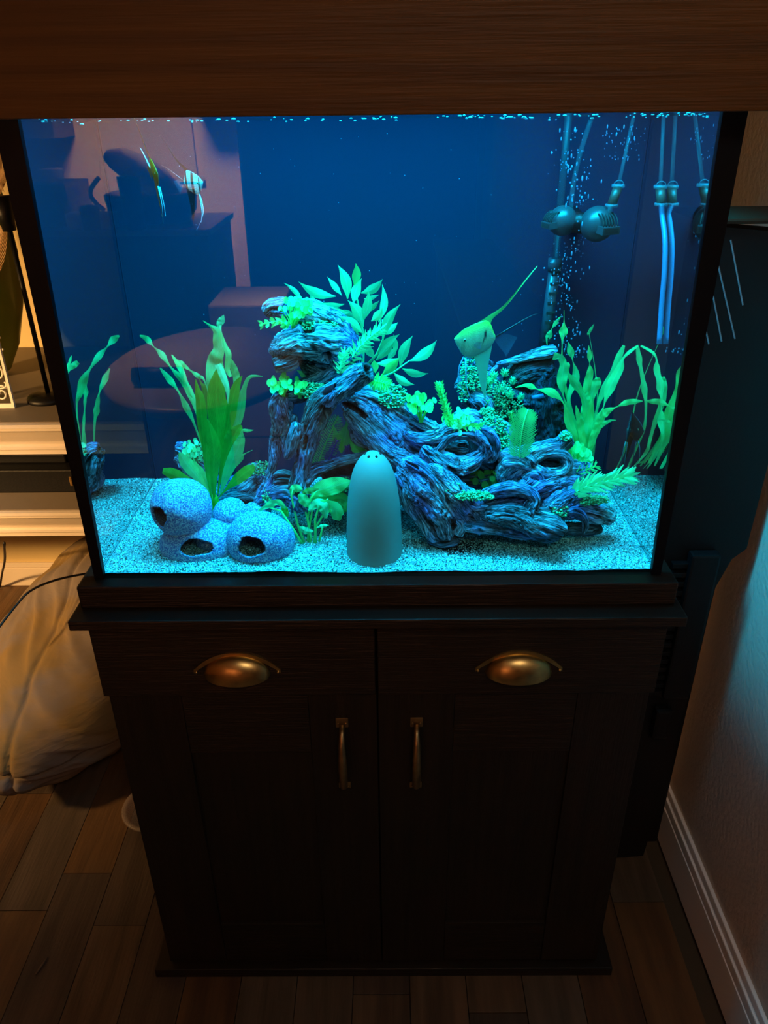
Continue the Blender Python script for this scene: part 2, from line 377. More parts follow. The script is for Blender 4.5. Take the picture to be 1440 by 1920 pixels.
for sx in (-1, 1):
    x0, x1 = (-.405, -.0045) if sx < 0 else (-.0005, .405)
    d = B().box(x0, x1, YF, -.005, .6795, .814, .0012).out('drawer', m_black, st)
    hx = pt(443, 1242, YF)[0] if sx < 0 else pt(974, 1238, YF)[0]
    cup(hx, pt(443, 1246, YF)[2], d)
    YFd = -.022
    x0, x1 = (-.400, -.0035) if sx < 0 else (-.001, .400)
    pl0, pl1 = (pt(357, 1412, YFd)[0], pt(585, 1412, YFd)[0]) if sx < 0 else (pt(848, 1412, YFd)[0], pt(1068, 1412, YFd)[0])
    pz0, pz1 = pt(600, 1733, YFd)[2], pt(500, 1412, YFd)[2]
    z0, z1 = .027, .6755
    d = B().box(x0, pl0, YFd, -.005, z0, z1, .001).box(pl1, x1, YFd, -.005, z0, z1, .001).out('door', m_blackv, st)
    B().box(pl0+.0005, pl1-.0005, YFd+.0008, -.005, pz1, z1-.0003, .001).out('door_rail', m_black, d); B().box(pl0+.0005, pl1-.0005, YFd+.0008, -.005, z0+.0003, pz0, .001).out('door_rail', m_black, d)
    B().box(pl0-.001, pl1+.001, YFd+.007, -.006, pz0-.001, pz1+.001).out('door_panel', m_blackv, d)
    hx = pt(641, 1347, YFd)[0] if sx < 0 else pt(781, 1347, YFd)[0]
    pull(hx, pt(641, 1347, YFd)[2], pt(648, 1472, YFd)[2], d)

# ================================================================== AQUARIUM
TD = .305; ZTOP = 1.475; IX = .386
aq = thing('aquarium', 'rectangular glass aquarium glowing blue on top of the dark stand', 'aquarium', (0, .15, ZT))
o = B().box(-TW, TW, 0, .006, ZT, ZTOP).out('front_pane', [m_front, m_side], aq)
for p in o.data.polygons:
    if abs(p.center.y-.006) < 1e-4: p.material_index = 1
for sx in (-1, 1):
    b = B(); a, c = sorted((sx*IX, sx*TW)); b.box(a, c, .0062, TD, ZT, ZTOP)
    o = b.out('side_pane', [m_glass, m_side], aq)
    for p in o.data.polygons:
        if abs(p.center.x-sx*IX) < 1e-4: p.material_index = 1
B().box(-TW, TW, TD, TD+.006, ZT, ZTOP).out('back_panel', m_back, aq)
# a loose sheet of backing seam, bottom pane and silicone corners
B().box(-IX, IX, .0065, TD, ZT-.0002, ZT+.0025).out('bottom_pane', m_trim, aq)
for sx in (-1, 1):
    zt, zb = ZTOP, ZT
    o_ = sx*(TW+.0008); i_t, i_b = sx*.3655, sx*.3795
    V = [(o_, -.0012, zb), (i_b, -.0012, zb), (i_t, -.0012, zt), (o_, -.0012, zt), (o_, .0075, zb), (i_b, .0075, zb), (i_t, .0075, zt), (o_, .0075, zt)]
    B().add(V, [(0, 1, 2, 3), (4, 7, 6, 5), (0, 4, 5, 1), (1, 5, 6, 2), (2, 6, 7, 3), (3, 7, 4, 0)]).out('corner_trim', m_trim, aq)
    B().tube([(sx*(IX-.0008), TD-.0008, ZT), (sx*(IX-.0008), TD-.0008, ZTOP)], .001, 6).out('silicone_bead', m_back, aq)
# water surface with ripples
ZW = 1.4335
nx, ny = 160, 60; xs = np.linspace(-IX, IX, nx); ys = np.linspace(.0063, TD-.0005, ny); gx, gy = np.meshgrid(xs, ys)
P = np.c_[gx.ravel(), gy.ravel(), np.zeros(nx*ny)]
P[:, 2] = ZW+.0012*fbm(P*38, 3, 5)
F = [(j*nx+i, j*nx+i+1, (j+1)*nx+i+1, (j+1)*nx+i) for j in range(ny-1) for i in range(nx-1)]
mesh('water_surface', P, F, m_water, aq)
b = B()
for i in range(150):
    x = random.uniform(-.35, .37); 
    if random.random() < .35: x = random.uniform(.1, .36)
    b.ball((x, .0075+random.random()**2*.02, ZW+random.gauss(0, .0012)), random.uniform(.0005, .0013), 6, 4, (random.uniform(1, 2.2), 1, .7))
b.out('surface_bubble', mat('foam_bubble', (.35, .45, .5), .15, bstr=0, coat=1), aq, smooth=True, kind='stuff')

# hood
hd = thing('aquarium_hood', 'wide brown wooden hood board across the top of the aquarium', 'aquarium hood', (0, .1, 1.44))
ZH = 1.4375
B().box(-.425, .425, -.052, -.034, ZH, 1.66, .0015).out('front_board', m_hood, hd)
for sx in (-1, 1):
    a, c = sorted((sx*.425, sx*.409)); B().box(a, c, -.0335, .34, ZH, 1.66, .001).out('side_board', m_hood, hd)
B().box(-.409, .409, -.0335, .34, 1.645, 1.66, .001).out('lid', m_hood, hd)
B().box(-.409, .409, .322, .34, ZH, 1.644, .001).out('back_board', m_hood, hd)
B().box(-.33, .33, .03, .24, 1.602, 1.62, .002).out('light_bar', m_trim, hd)

# sand bed with loose grains
nx, ny = 300, 120; xs = np.linspace(-IX+.0004, IX-.0004, nx); ys = np.linspace(.0064, TD-.0004, ny); gx, gy = np.meshgrid(xs, ys)
def sandz(x, y):
    q = np.c_[np.atleast_1d(x), np.atleast_1d(y), np.zeros(np.size(x))]
    return ZT+.004+.0022*fbm(q*14, 2, 3)+.004*np.clip((q[:, 1]-.1)/.2, 0, 1)
z = sandz(gx.ravel(), gy.ravel()); P = np.c_[gx.ravel(), gy.ravel(), z]
V = [P+np.c_[np.zeros((len(P), 2)), .0006*noise(P*700, 2)]]; Fs = [np.array([(j*nx+i, j*nx+i+1, (j+1)*nx+i+1, (j+1)*nx+i) for j in range(ny-1) for i in range(nx-1)])]
C = [np.tile([[.34, .36, .36]], (len(P), 1))*(.7+.3*(noise(P*900, 4)[:, None]))]
NG = 62000; gp = np.c_[rng.uniform(-IX+.002, IX-.002, NG), .008+(TD-.011)*rng.random(NG)**1.1]
gz = sandz(gp[:, 0], gp[:, 1]); rad = rng.uniform(.0008, .0017, NG)
octa = np.array([(1, 0, 0), (-1, 0, 0), (0, 1, 0), (0, -1, 0), (0, 0, 1), (0, 0, -1)], float)
of = np.array([(0, 2, 4), (2, 1, 4), (1, 3, 4), (3, 0, 4), (2, 0, 5), (1, 2, 5), (3, 1, 5), (0, 3, 5)])
sc3 = rng.uniform(.6, 1.25, (NG, 1, 3)); th = rng.uniform(0, 6.28, NG); ct, sn = np.cos(th), np.sin(th)
gv = octa[None]*sc3*rad[:, None, None]; tl = rng.uniform(-.5, .5, NG)
gv[..., 2] = gv[..., 2]+gv[..., 0]*tl[:, None]
rx = gv[..., 0]*ct[:, None]-gv[..., 1]*sn[:, None]; ry = gv[..., 0]*sn[:, None]+gv[..., 1]*ct[:, None]
gv = np.stack([rx+gp[:, :1], ry+gp[:, 1:2], gv[..., 2]+(gz+rad*.3)[:, None]], -1).reshape(-1, 3)
gv[:, 1] = np.maximum(gv[:, 1], .0065)
tone = rng.choice([.06, .3, .5, .7, .92], NG, p=[.2, .22, .26, .2, .12]); gc = np.repeat(tone[:, None]*np.array([[.95, .97, .92]]), 6, 0)
# build through numpy for speed
me = bpy.data.meshes.new('sand_bed')
Vall = np.vstack([V[0], gv]); nq = len(Fs[0]); nt_ = NG*8
fo = (of[None]+(np.arange(NG)*6)[:, None, None]+len(V[0])).reshape(-1, 3)
me.vertices.add(len(Vall)); me.vertices.foreach_set('co', Vall.ravel())
me.loops.add(nq*4+nt_*3); me.loops.foreach_set('vertex_index', np.concatenate([Fs[0].ravel(), fo.ravel()]))
me.polygons.add(nq+nt_); me.polygons.foreach_set('loop_start', np.concatenate([np.arange(nq)*4, nq*4+np.arange(nt_)*3]))
me.update(calc_edges=True)
a = me.color_attributes.new('Col', 'FLOAT_COLOR', 'POINT'); c4 = np.ones((len(Vall), 4)); c4[:, :3] = np.vstack([C[0], gc]); a.data.foreach_set('color', c4.ravel())
me.materials.append(m_sand)
tag(link('sand_bed', me), 'pale gravel covering the bottom of the aquarium', 'gravel', kind='stuff')
def SZ(x, y): return float(sandz(x, y)[0])

# ------------------------------------------------------------------ driftwood
def limb(pts, parent, name='branch', seed=0, hollow=(False, False), rough=1.0, dark=1.0, tint=0.0, knots=1.0, n=None, flat=1.0, m=None, grooves=9.0):
    """pts rows (px, py, Y, radius px). Grooved, knotty limb with the grain running along it"""
    rows = []
    for px, py, Y, r in pts:
        p = pt(px, py, Y); rows.append([*p, r*mm(px, py, Y)])
    rows = np.array(rows); L_ = np.linalg.norm(np.diff(rows[:, :3], axis=0), axis=1).sum()
    rmean = rows[:, 3].mean()
    n = n or int(max(16, min(130, L_/.0017))); S = spline(rows, n); K = int(max(20, min(72, 2*math.pi*rmean/.0017)))
    c = S[:, :3]; r = np.maximum(S[:, 3], .001)
    for e in (0, 1):                                        # rounded or hollow ends
        if not hollow[e]:
            q = int(max(3, n*.8*rmean/L_)); q = min(q, n//3)
            for i in range(q):
                kx = i if e == 0 else n-1-i; r[kx] *= math.sqrt(max(.0, 1-((q-i)/q)**2.2))
    t = np.gradient(c, axis=0); t /= np.linalg.norm(t, axis=1)[:, None]+1e-9
    A = np.zeros_like(c); a = np.cross(t[0], (0, 1., 0)); a = a if np.linalg.norm(a) > .1 else np.cross(t[0], (1., 0, 0))
    for i in range(n): a = a-t[i]*(a@t[i]); a /= np.linalg.norm(a)+1e-9; A[i] = a
    Bv = np.cross(t, A); s = np.r_[0, np.cumsum(np.linalg.norm(np.diff(c, axis=0), axis=1))]
    th = np.linspace(0, 2*math.pi, K, endpoint=False); SS, TT = np.meshgrid(s, th, indexing='ij')
    sw = .35*noise(np.c_[SS.ravel()*26, np.cos(TT).ravel()*.8, np.full(SS.size, seed*3.1)], 9).reshape(SS.shape)
    TW_ = TT+sw+SS*2.5*(1 if seed % 2 else -1)
    R_ = r[:, None]*np.ones_like(TT)
    g = np.c_[np.cos(TW_).ravel()*grooves*.45, np.sin(TW_).ravel()*grooves*.45, SS.ravel()*20+seed*7.7]
    w1 = noise(g, seed); w2 = noise(g*np.array([2.3, 2.3, 1.7]), seed+5); w3 = noise(g*np.array([5, 5, 3.2]), seed+11)
    groove = np.clip(np.abs(w1)*7, 0, 1)*(.45+.55*np.clip(np.abs(w2)*5, 0, 1))*(.7+.3*np.clip(np.abs(w3)*5, 0, 1))
    big = fbm(np.c_[np.cos(TT).ravel()*1.1, np.sin(TT).ravel()*1.1, SS.ravel()*26+seed*3.3], 2, seed+21)
    kn = noise(np.c_[np.cos(TT).ravel()*1.6, np.sin(TT).ravel()*1.6, SS.ravel()*42+seed*9.3], seed+31); pit = np.clip((-kn-.42)*6, 0, 1)*knots
    amp = np.minimum(R_.ravel(), .03)
    R2 = R_.ravel()+amp*rough*(.24*big-.17*(1-groove)+.06*w2+.05*w3)-amp*.62*pit
    R2 = np.maximum(R2, .0004).reshape(TT.shape)
    P = c[:, None]+R2[..., None]*(np.cos(TT)[..., None]*A[:, None]+np.sin(TT)[..., None]*Bv[:, None]*flat)
    V = P.reshape(-1, 3); F = [(i*K+k, i*K+(k+1) % K, (i+1)*K+(k+1) % K, (i+1)*K+k) for i in range(n-1) for k in range(K)]
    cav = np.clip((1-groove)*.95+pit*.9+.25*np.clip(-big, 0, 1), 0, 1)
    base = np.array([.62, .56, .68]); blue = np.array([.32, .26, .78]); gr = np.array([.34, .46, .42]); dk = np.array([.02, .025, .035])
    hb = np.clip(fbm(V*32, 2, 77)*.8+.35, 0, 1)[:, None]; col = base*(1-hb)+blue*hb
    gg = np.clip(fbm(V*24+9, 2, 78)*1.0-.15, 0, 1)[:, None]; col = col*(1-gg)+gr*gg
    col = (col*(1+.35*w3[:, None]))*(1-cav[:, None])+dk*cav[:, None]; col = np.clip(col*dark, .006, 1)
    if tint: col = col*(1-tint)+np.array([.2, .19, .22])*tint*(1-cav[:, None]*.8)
    G = np.c_[(R_*np.cos(TW_)).ravel(), (R_*np.sin(TW_)).ravel(), SS.ravel()*.13+seed*.37]; V = list(V); col = list(col); G = list(G)
    for e in (0, 1):
        if hollow[e]:
            i0 = 0 if e == 0 else n-1; d = t[0] if e == 0 else -t[-1]; ring0 = [i0*K+k for k in range(K)]
            prevr = ring0
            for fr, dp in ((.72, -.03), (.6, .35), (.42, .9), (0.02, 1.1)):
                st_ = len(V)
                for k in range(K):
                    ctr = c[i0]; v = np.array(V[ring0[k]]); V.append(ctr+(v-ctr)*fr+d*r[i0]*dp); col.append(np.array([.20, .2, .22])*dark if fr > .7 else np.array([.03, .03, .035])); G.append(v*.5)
                cur = list(range(st_, st_+K)); F += [(prevr[k], prevr[(k+1) % K], cur[(k+1) % K], cur[k]) if e else (prevr[k], cur[k], cur[(k+1) % K], prevr[(k+1) % K]) for k in range(K)]
                prevr = cur
        else:
            i0 = 0 if e == 0 else n-1; F.append(tuple(i0*K+k for k in range(K)))
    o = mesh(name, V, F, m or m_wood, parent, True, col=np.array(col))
    ga = o.data.attributes.new('grain', 'FLOAT_VECTOR', 'POINT'); ga.data.foreach_set('vector', np.array(G).ravel()); return o

dw = thing('driftwood_ornament', 'large blue grey resin driftwood ornament arching across the middle of the tank', 'driftwood', (.1, .13, ZT))
D = lambda *a, **k: limb(*a, parent=dw, **k) if False else None
def lb(pts, seed, **k): return limb(pts, dw, seed=seed, **k)
# head at the upper left
lb([(498, 588, .17, 12), (512, 577, .17, 19), (545, 580, .175, 24), (590, 592, .18, 26), (625, 612, .18, 30), (648, 645, .18, 30), (662, 690, .18, 26)], 1, hollow=(True, False))
lb([(514, 672, .14, 10), (524, 655, .145, 26), (560, 640, .15, 33), (600, 638, .155, 36), (635, 650, .165, 34), (655, 690, .17, 28)], 2, hollow=(False, False), name='branch')
lb([(513, 684, .135, 14), (535, 678, .14, 19), (555, 668, .15, 20)], 3, hollow=(True, False), tint=.5)
lb([(560, 680, .17, 18), (600, 684, .175, 30), (640, 690, .18, 26)], 4, dark=.45)
# front trunk: stub end upper right, down to the sand at left
lb([(690, 694, .10, 20), (672, 705, .105, 24), (640, 728, .11, 26), (608, 752, .12, 25), (588, 785, .125, 25), (577, 820, .125, 22), (568, 860, .12, 19), (562, 895, .115, 20), (560, 930, .11, 28), (566, 950, .11, 34)], 5, hollow=(True, False), name='trunk', tint=.35)
lb([(556, 790, .115, 10), (550, 820, .11, 12), (545, 845, .108, 11), (536, 862, .106, 5)], 6, tint=.6)
# left hollow trunk
lb([(532, 738, .15, 22), (528, 762, .15, 27), (530, 790, .15, 24), (520, 825, .15, 16), (513, 862, .145, 11), (505, 895, .14, 9), (494, 925, .13, 13), (488, 950, .12, 18)], 7, hollow=(True, False), name='trunk')
lb([(548, 775, .14, 10), (545, 800, .14, 14), (536, 825, .14, 9), (533, 850, .14, 4)], 8)
lb([(540, 742, .155, 14), (560, 738, .15, 22), (600, 720, .15, 20), (640, 700, .16, 22)], 9, dark=.8)
lb([(478, 955, .12, 16), (510, 935, .12, 20), (545, 925, .115, 24), (590, 945, .11, 24)], 10, rough=1.2, name='root')
lb([(514, 900, .125, 10), (530, 896, .12, 17), (552, 900, .12, 16)], 11, dark=.7)
# great diagonal log
lb([(640, 752, .16, 20), (672, 762, .155, 34), (705, 790, .15, 46), (745, 822, .145, 50), (785, 850, .14, 48), (830, 862, .135, 36)], 12, name='trunk')
lb([(650, 742, .155, 16), (690, 742, .15, 20), (735, 765, .15, 22), (775, 797, .145, 24), (815, 815, .14, 22), (850, 808, .14, 20)], 13)
lb([(645, 770, .12, 10), (690, 815, .115, 16), (735, 855, .11, 20), (780, 880, .11, 18)], 14, dark=.8)
lb([(755, 812, .115, 8), (785, 823, .11, 14), (820, 820, .11, 14), (842, 805, .115, 8)], 15, flat=.8)
# arch above the cave behind the dome
lb([(560, 900, .115, 20), (590, 882, .12, 14), (625, 868, .12, 11), (665, 858, .12, 9), (705, 852, .12, 10), (745, 858, .12, 14)], 16, name='branch', dark=.75)
lb([(598, 935, .13, 16), (640, 915, .13, 20), (690, 915, .13, 18), (720, 920, .13, 14)], 17, dark=.6)
lb([(600, 880, .19, 20), (660, 885, .2, 26), (730, 880, .2, 26)], 18, dark=.12)  # near-black backing: shade of the cave put into the wood colour
# forward root with cavities
lb([(745, 868, .10, 16), (775, 885, .095, 30), (800, 915, .09, 38), (822, 950, .085, 36), (836, 985, .08, 30), (845, 1010, .078, 22)], 19, name='root', knots=1.6)
lb([(742, 885, .085, 8), (752, 910, .082, 12), (768, 945, .078, 13), (790, 975, .075, 12), (808, 1003, .072, 14), (820, 1014, .072, 8)], 20, name='root')
lb([(760, 862, .08, 8), (792, 880, .076, 12), (822, 915, .072, 13), (845, 955, .07, 12), (866, 980, .068, 11), (858, 1002, .068, 12)], 21, name='root')
lb([(742, 862, .12, 14), (790, 862, .11, 14), (840, 868, .105, 16), (880, 862, .105, 13), (905, 845, .105, 8)], 22)
lb([(800, 1010, .075, 7), (830, 1018, .07, 9), (862, 1012, .072, 8)], 23, dark=.6, name='root')
# upper arm round the big hollow
lb([(812, 862, .11, 12), (822, 835, .108, 13), (845, 815, .11, 13), (880, 812, .11, 12), (905, 828, .108, 11), (905, 850, .105, 12), (880, 872, .10, 16), (840, 882, .10, 12)], 24)
lb([(790, 838, .10, 12), (815, 856, .097, 20), (850, 876, .095, 20), (880, 880, .095, 12)], 46, rough=1.4)
lb([(892, 806, .115, 12), (912, 822, .105, 20), (918, 846, .102, 18), (908, 866, .10, 10)], 47, rough=1.4)
lb([(825, 835, .13, 16), (850, 840, .135, 18), (880, 842, .135, 14)], 25, dark=.55)  # backing inside the big hollow, shade painted as darker wood
lb([(830, 800, .15, 12), (865, 790, .155, 20), (905, 795, .155, 20), (945, 808, .15, 18), (965, 825, .145, 12)], 26)
lb([(895, 805, .13, 10), (930, 822, .13, 18), (955, 850, .13, 17), (970, 870, .125, 14)], 27, tint=.3)
lb([(880, 850, .12, 14), (905, 860, .12, 18), (930, 870, .14, 20), (960, 880, .15, 16)], 28, dark=.35)  # darkened backing, the cavity's shade is in its colour
# second root sweeping right under the moss ledge
lb([(800, 872, .085, 12), (840, 905, .08, 24), (870, 945, .075, 30), (890, 975, .07, 24), (880, 995, .07, 12)], 29, name='root')
lb([(845, 920, .07, 10), (870, 950, .066, 12), (905, 958, .064, 12), (945, 950, .064, 13), (990, 935, .066, 12)], 30, name='root')
lb([(885, 960, .075, 18), (930, 950, .08, 30), (975, 930, .085, 34), (1010, 910, .09, 30), (1050, 900, .1, 22)], 31, name='trunk')
lb([(868, 985, .06, 10), (900, 985, .06, 16), (950, 995, .06, 15), (1000, 1002, .06, 10), (1040, 1010, .06, 6)], 32, name='root', dark=.9)
lb([(900, 965, .06, 14), (950, 965, .056, 22), (1000, 978, .052, 27), (1035, 990, .05, 30), (1052, 998, .05, 26)], 33, name='root', tint=.55, knots=.3)
lb([(900, 930, .07, 10), (945, 918, .062, 14), (985, 920, .056, 14), (1002, 935, .053, 14), (996, 955, .052, 17), (1005, 968, .052, 9)], 34, name='branch')
# right mass with round hollows
lb([(935, 905, .10, 14), (960, 875, .10, 24), (985, 858, .105, 24), (1020, 842, .11, 18), (1050, 835, .115, 16), (1066, 822, .115, 16), (1072, 818, .115, 13)], 35, name='branch')
lb([(945, 875, .105, 18), (958, 862, .10, 24), (985, 868, .095, 22), (1000, 880, .09, 18)], 36)
lb([(1000, 862, .10, 10), (1025, 852, .10, 8), (1055, 852, .10, 9), (1066, 868, .098, 10), (1055, 884, .095, 11), (1025, 888, .092, 12), (1002, 878, .094, 11), (1000, 862, .10, 10)], 37, rough=.7, knots=.2)
lb([(1010, 870, .125, 18), (1050, 870, .13, 16)], 38, dark=.5)  # backing of the round hollow, colour lowered to imitate shade
lb([(980, 900, .085, 12), (1000, 888, .082, 10), (1012, 898, .082, 9), (1002, 912, .08, 11), (982, 912, .082, 12)], 39, rough=.7, knots=.2)
lb([(1000, 925, .09, 20), (1035, 910, .10, 26), (1070, 890, .11, 24), (1095, 878, .115, 18), (1100, 866, .12, 10)], 40)
lb([(1010, 960, .07, 20), (1045, 940, .08, 30), (1075, 925, .095, 26), (1100, 935, .10, 18)], 41)
lb([(1050, 965, .075, 14), (1080, 955, .08, 20), (1115, 960, .085, 21), (1140, 968, .09, 17), (1147, 972, .09, 15)], 42, hollow=(False, True), name='branch')
lb([(1055, 990, .08, 12), (1095, 992, .085, 13), (1130, 992, .09, 9)], 43, dark=.35)
lb([(1058, 962, .062, 7), (1075, 958, .06, 8), (1092, 966, .062, 7), (1098, 985, .065, 7), (1094, 1000, .066, 4)], 44, dark=.8)
lb([(760, 905, .13, 26), (860, 910, .13, 34), (960, 905, .13, 30), (1040, 935, .12, 28)], 45, dark=.25, knots=0)  # long dark backing behind the roots, painted as shade

def moss(px, py, Y, w_, h_, n, parent, seed=0, m=None, name='moss', r=(.0007, .0019)):
    b = B(); R = random.Random(seed); k = mm(px, py, Y); c = pt(px, py, Y)
    for i in range(int(n*2.6)):
        a = R.uniform(0, 6.283); q = math.sqrt(R.random())
        p = c+RT*(q*math.cos(a)*w_*k)+UP*(q*math.sin(a)*h_*k)+np.array((0, R.uniform(-.004, .006)+q*.004, 0))
        b.ball(p, R.uniform(*r), 6, 4, (R.uniform(.8, 1.6), 1, R.uniform(.6, 1.2)))
    return b.out(name, m or m_moss, parent, smooth=True, kind='stuff')
moss(850, 918, .063, 13, 14, 70, dw, 1); moss(890, 932, .052, 38, 8, 150, dw, 2); moss(1050, 975-18, .056, 18, 14, 80, dw, 3)
moss(1100, 940, .072, 45, 9, 170, dw, 4); moss(925, 800, .115, 26, 18, 110, dw, 5); moss(945, 830, .11, 10, 22, 60, dw, 6)
moss(590, 610, .155, 45, 10, 140, dw, 7); moss(590, 735, .125, 28, 16, 120, dw, 8); moss(735, 745, .135, 30, 22, 130, dw, 9)
moss(505, 935, .105, 14, 16, 70, dw, 10); moss(640, 912, .108, 40, 12, 120, dw, 11); moss(1062, 820, .10, 12, 8, 40, dw, 12)
moss(915, 775, .14, 14, 8, 60, dw, 13)

# ------------------------------------------------------------------ leaves
def ribbon(rows, b, roll=0.0, twist=0.0, fold=.12, n=18, wave=0.0, thick=None, across=4, seed=0, roll_list=None):
    """rows: (x,y,z,width) world. Adds a leaf blade with folded midrib into builder b"""
    rows = np.array(rows, float); S = spline(rows, n); c = S[:, :3]; w_ = np.maximum(S[:, 3], .0002)
    t = np.gradient(c, axis=0); t /= np.linalg.norm(t, axis=1)[:, None]+1e-9
    rl = np.linspace(0, 1, n)*twist+roll
    if roll_list is not None: rl = np.interp(np.linspace(0, 1, n), np.linspace(0, 1, len(roll_list)), roll_list)
    V = []; U = []; ph = seed*1.7
    prev = None
    for i in range(n):
        vd = c[i]-CAM0; vd /= np.linalg.norm(vd)
        x = np.cross(t[i], vd); 
        if np.linalg.norm(x) < .15 and prev is not None: x = prev
        x /= np.linalg.norm(x)+1e-9
        if prev is not None and x@prev < 0: x = -x
        prev = x; nn = np.cross(x, t[i]); x2 = x*math.cos(rl[i])+nn*math.sin(rl[i]); n2 = np.cross(x2, t[i])
        for k in range(across+1):
            u = k/across*2-1
            V.append(c[i]+x2*(u*w_[i]/2)+n2*(abs(u)*w_[i]*fold+wave*w_[i]*math.sin(i*.9+ph+u*1.5)*abs(u)*.3)); U.append((k/across, i/(n-1)))
    A1 = across+1
    F = [(i*A1+k, i*A1+k+1, (i+1)*A1+k+1, (i+1)*A1+k) for i in range(n-1) for k in range(across)]
    b.add(V, F, U); return b
CAM0 = np.array([0, -1.2, 1.2])
def zrow(ox, oy, s, rows, Y):
    """rows in zoom coordinates (x, y, w[, dY]) -> world rows"""
    out = []
    for i, r in enumerate(rows):
        px, py = ox+r[0]/s, oy+r[1]/s; y = Y+(r[3] if len(r) > 3 else 0); p = pt(px, py, y); out.append([*p, r[2]/s*mm(px, py, y)])
    return out
def leaf2(a, c, w_, Ya, Yc, s=1.0, ox=0, oy=0, bend=0.0, tip=.12):
    """simple pointed leaf from base a to tip c (photo pixels via zoom origin)"""
    a = np.array(a, float); c = np.array(c, float); d = c-a; nrm = np.array([-d[1], d[0]])
    prof = [(0, .10), (.12, .35), (.3, .85), (.48, 1.0), (.66, .78), (.82, .38), (.93, tip), (1.0, .02)]
    rows = []
    for f, k in prof:
        q = a+d*f+nrm*bend*math.sin(math.pi*f); px, py = ox+q[0]/s, oy+q[1]/s; Y = Ya+(Yc-Ya)*f; p = pt(px, py, Y); rows.append([*p, k*w_/s*mm(px, py, Y)])
    return rows
def leafobj(rows, m, parent, roll=0, fold=.12, wave=0, n=16, seed=0, twist=0, name='leaf', roll_list=None, across=4):
    b = B(); ribbon(rows, b, roll, twist, fold, n, wave, seed=seed, roll_list=roll_list, across=across); return b.out(name, m, parent, smooth=True)

# tall pointed-leaf plant rising behind the driftwood head
bp = thing('bamboo_leaf_plant', 'tall pale green plant with pointed leaves rising behind the driftwood head', 'aquarium plant', (.0, .24, ZT))
zs = dict(s=3.6, ox=460, oy=480)
def zp(x, y, Y): return pt(460+x/3.6, 480+y/3.6, Y)
B().tube([(.005, .235, ZT+.004), zp(760, 1100, .23), zp(790, 780, .22), zp(800, 560, .215), zp(770, 380, .21), zp(738, 200, .20)], [.003, .0028, .0024, .002, .0016, .001], 8).out('stem', L_pale, bp, smooth=True)
B().tube([zp(790, 900, .22), zp(900, 830, .20), zp(1000, 785, .19), zp(1110, 705, .18)], [.002, .0018, .0014, .0008], 7).out('stem', L_pale, bp, smooth=True)
B().tube([zp(800, 760, .22), zp(890, 660, .20), zp(930, 560, .195), zp(925, 430, .19)], [.002, .0018, .0014, .0008], 7).out('stem', L_pale, bp, smooth=True)
BL = [((735, 205), (745, 48), 64, .2, .19, .08), ((690, 290), (624, 60), 74, .2, .2, .1), ((610, 272), (360, 174), 66, .205, .18, -.1), ((650, 265), (553, 140), 42, .21, .215, 0), ((715, 235), (650, 150), 60, .215, .22, 0),
      ((780, 250), (927, 155), 62, .2, .19, .12), ((730, 320), (785, 150), 66, .195, .2, -.06), ((668, 325), (472, 308), 52, .195, .17, -.12), ((700, 385), (515, 345), 60, .19, .17, -.08), ((800, 430), (832, 235), 68, .18, .18, .06),
      ((795, 480), (690, 298), 78, .18, .175, .1), ((790, 520), (628, 405), 74, .175, .165, .05), ((850, 440), (925, 345), 60, .18, .18, .1), ((900, 445), (923, 188), 52, .19, .2, .1), ((930, 560), (1047, 325), 66, .185, .18, -.1),
      ((800, 290), (902, 262), 30, .2, .2, .05), ((770, 530), (635, 470), 60, .185, .18, 0), ((905, 520), (1030, 448), 60, .19, .19, .08), ((900, 660), (1042, 528), 64, .185, .175, -.06), ((880, 705), (1010, 560), 62, .19, .19, .05),
      ((620, 490), (548, 370), 60, .20, .2, .08), ((545, 455), (520, 355), 44, .21, .21, 0), ((385, 310), (260, 182), 34, .215, .215, .08), ((470, 400), (430, 232), 38, .21, .21, .06), ((885, 725), (1040, 685), 54, .185, .17, .1),
      ((1045, 748), (1130, 538), 70, .185, .18, -.08), ((1110, 708), (1292, 568), 72, .18, .17, .1), ((1060, 760), (1235, 792), 62, .18, .165, .12), ((1005, 790), (1142, 868), 62, .185, .17, .14), ((878, 790), (868, 698), 56, .17, .17, 0),
      ((925, 800), (1040, 690), 66, .175, .17, .04), ((845, 620), (778, 540), 60, .19, .18, 0), ((870, 690), (800, 600), 56, .19, .18, 0), ((1010, 660), (1000, 530), 40, .20, .2, .05), ((860, 560), (905, 470), 60, .20, .2, 0), ((740, 420), (640, 360), 50, .2, .2, 0),
      ((440, 872), (343, 768), 48, .17, .16, .1), ((512, 822), (413, 762), 52, .165, .16, -.25), ((830, 380), (905, 300), 34, .205, .205, 0), ((700, 560), (620, 500), 56, .2, .2, 0), ((760, 640), (690, 560), 50, .2, .2, 0), ((960, 700), (1025, 610), 46, .2, .2, 0)]
for i, (a, c, w_, y1, y2, bn) in enumerate(BL):
    leafobj(leaf2(a, c, w_, y1, y2, bend=bn, **zs), L_lime if i in (0, 29, 30) else (L_pale if i % 4 else L_mint), bp, roll=((i*37) % 9-4)*.08, fold=.1, seed=i)

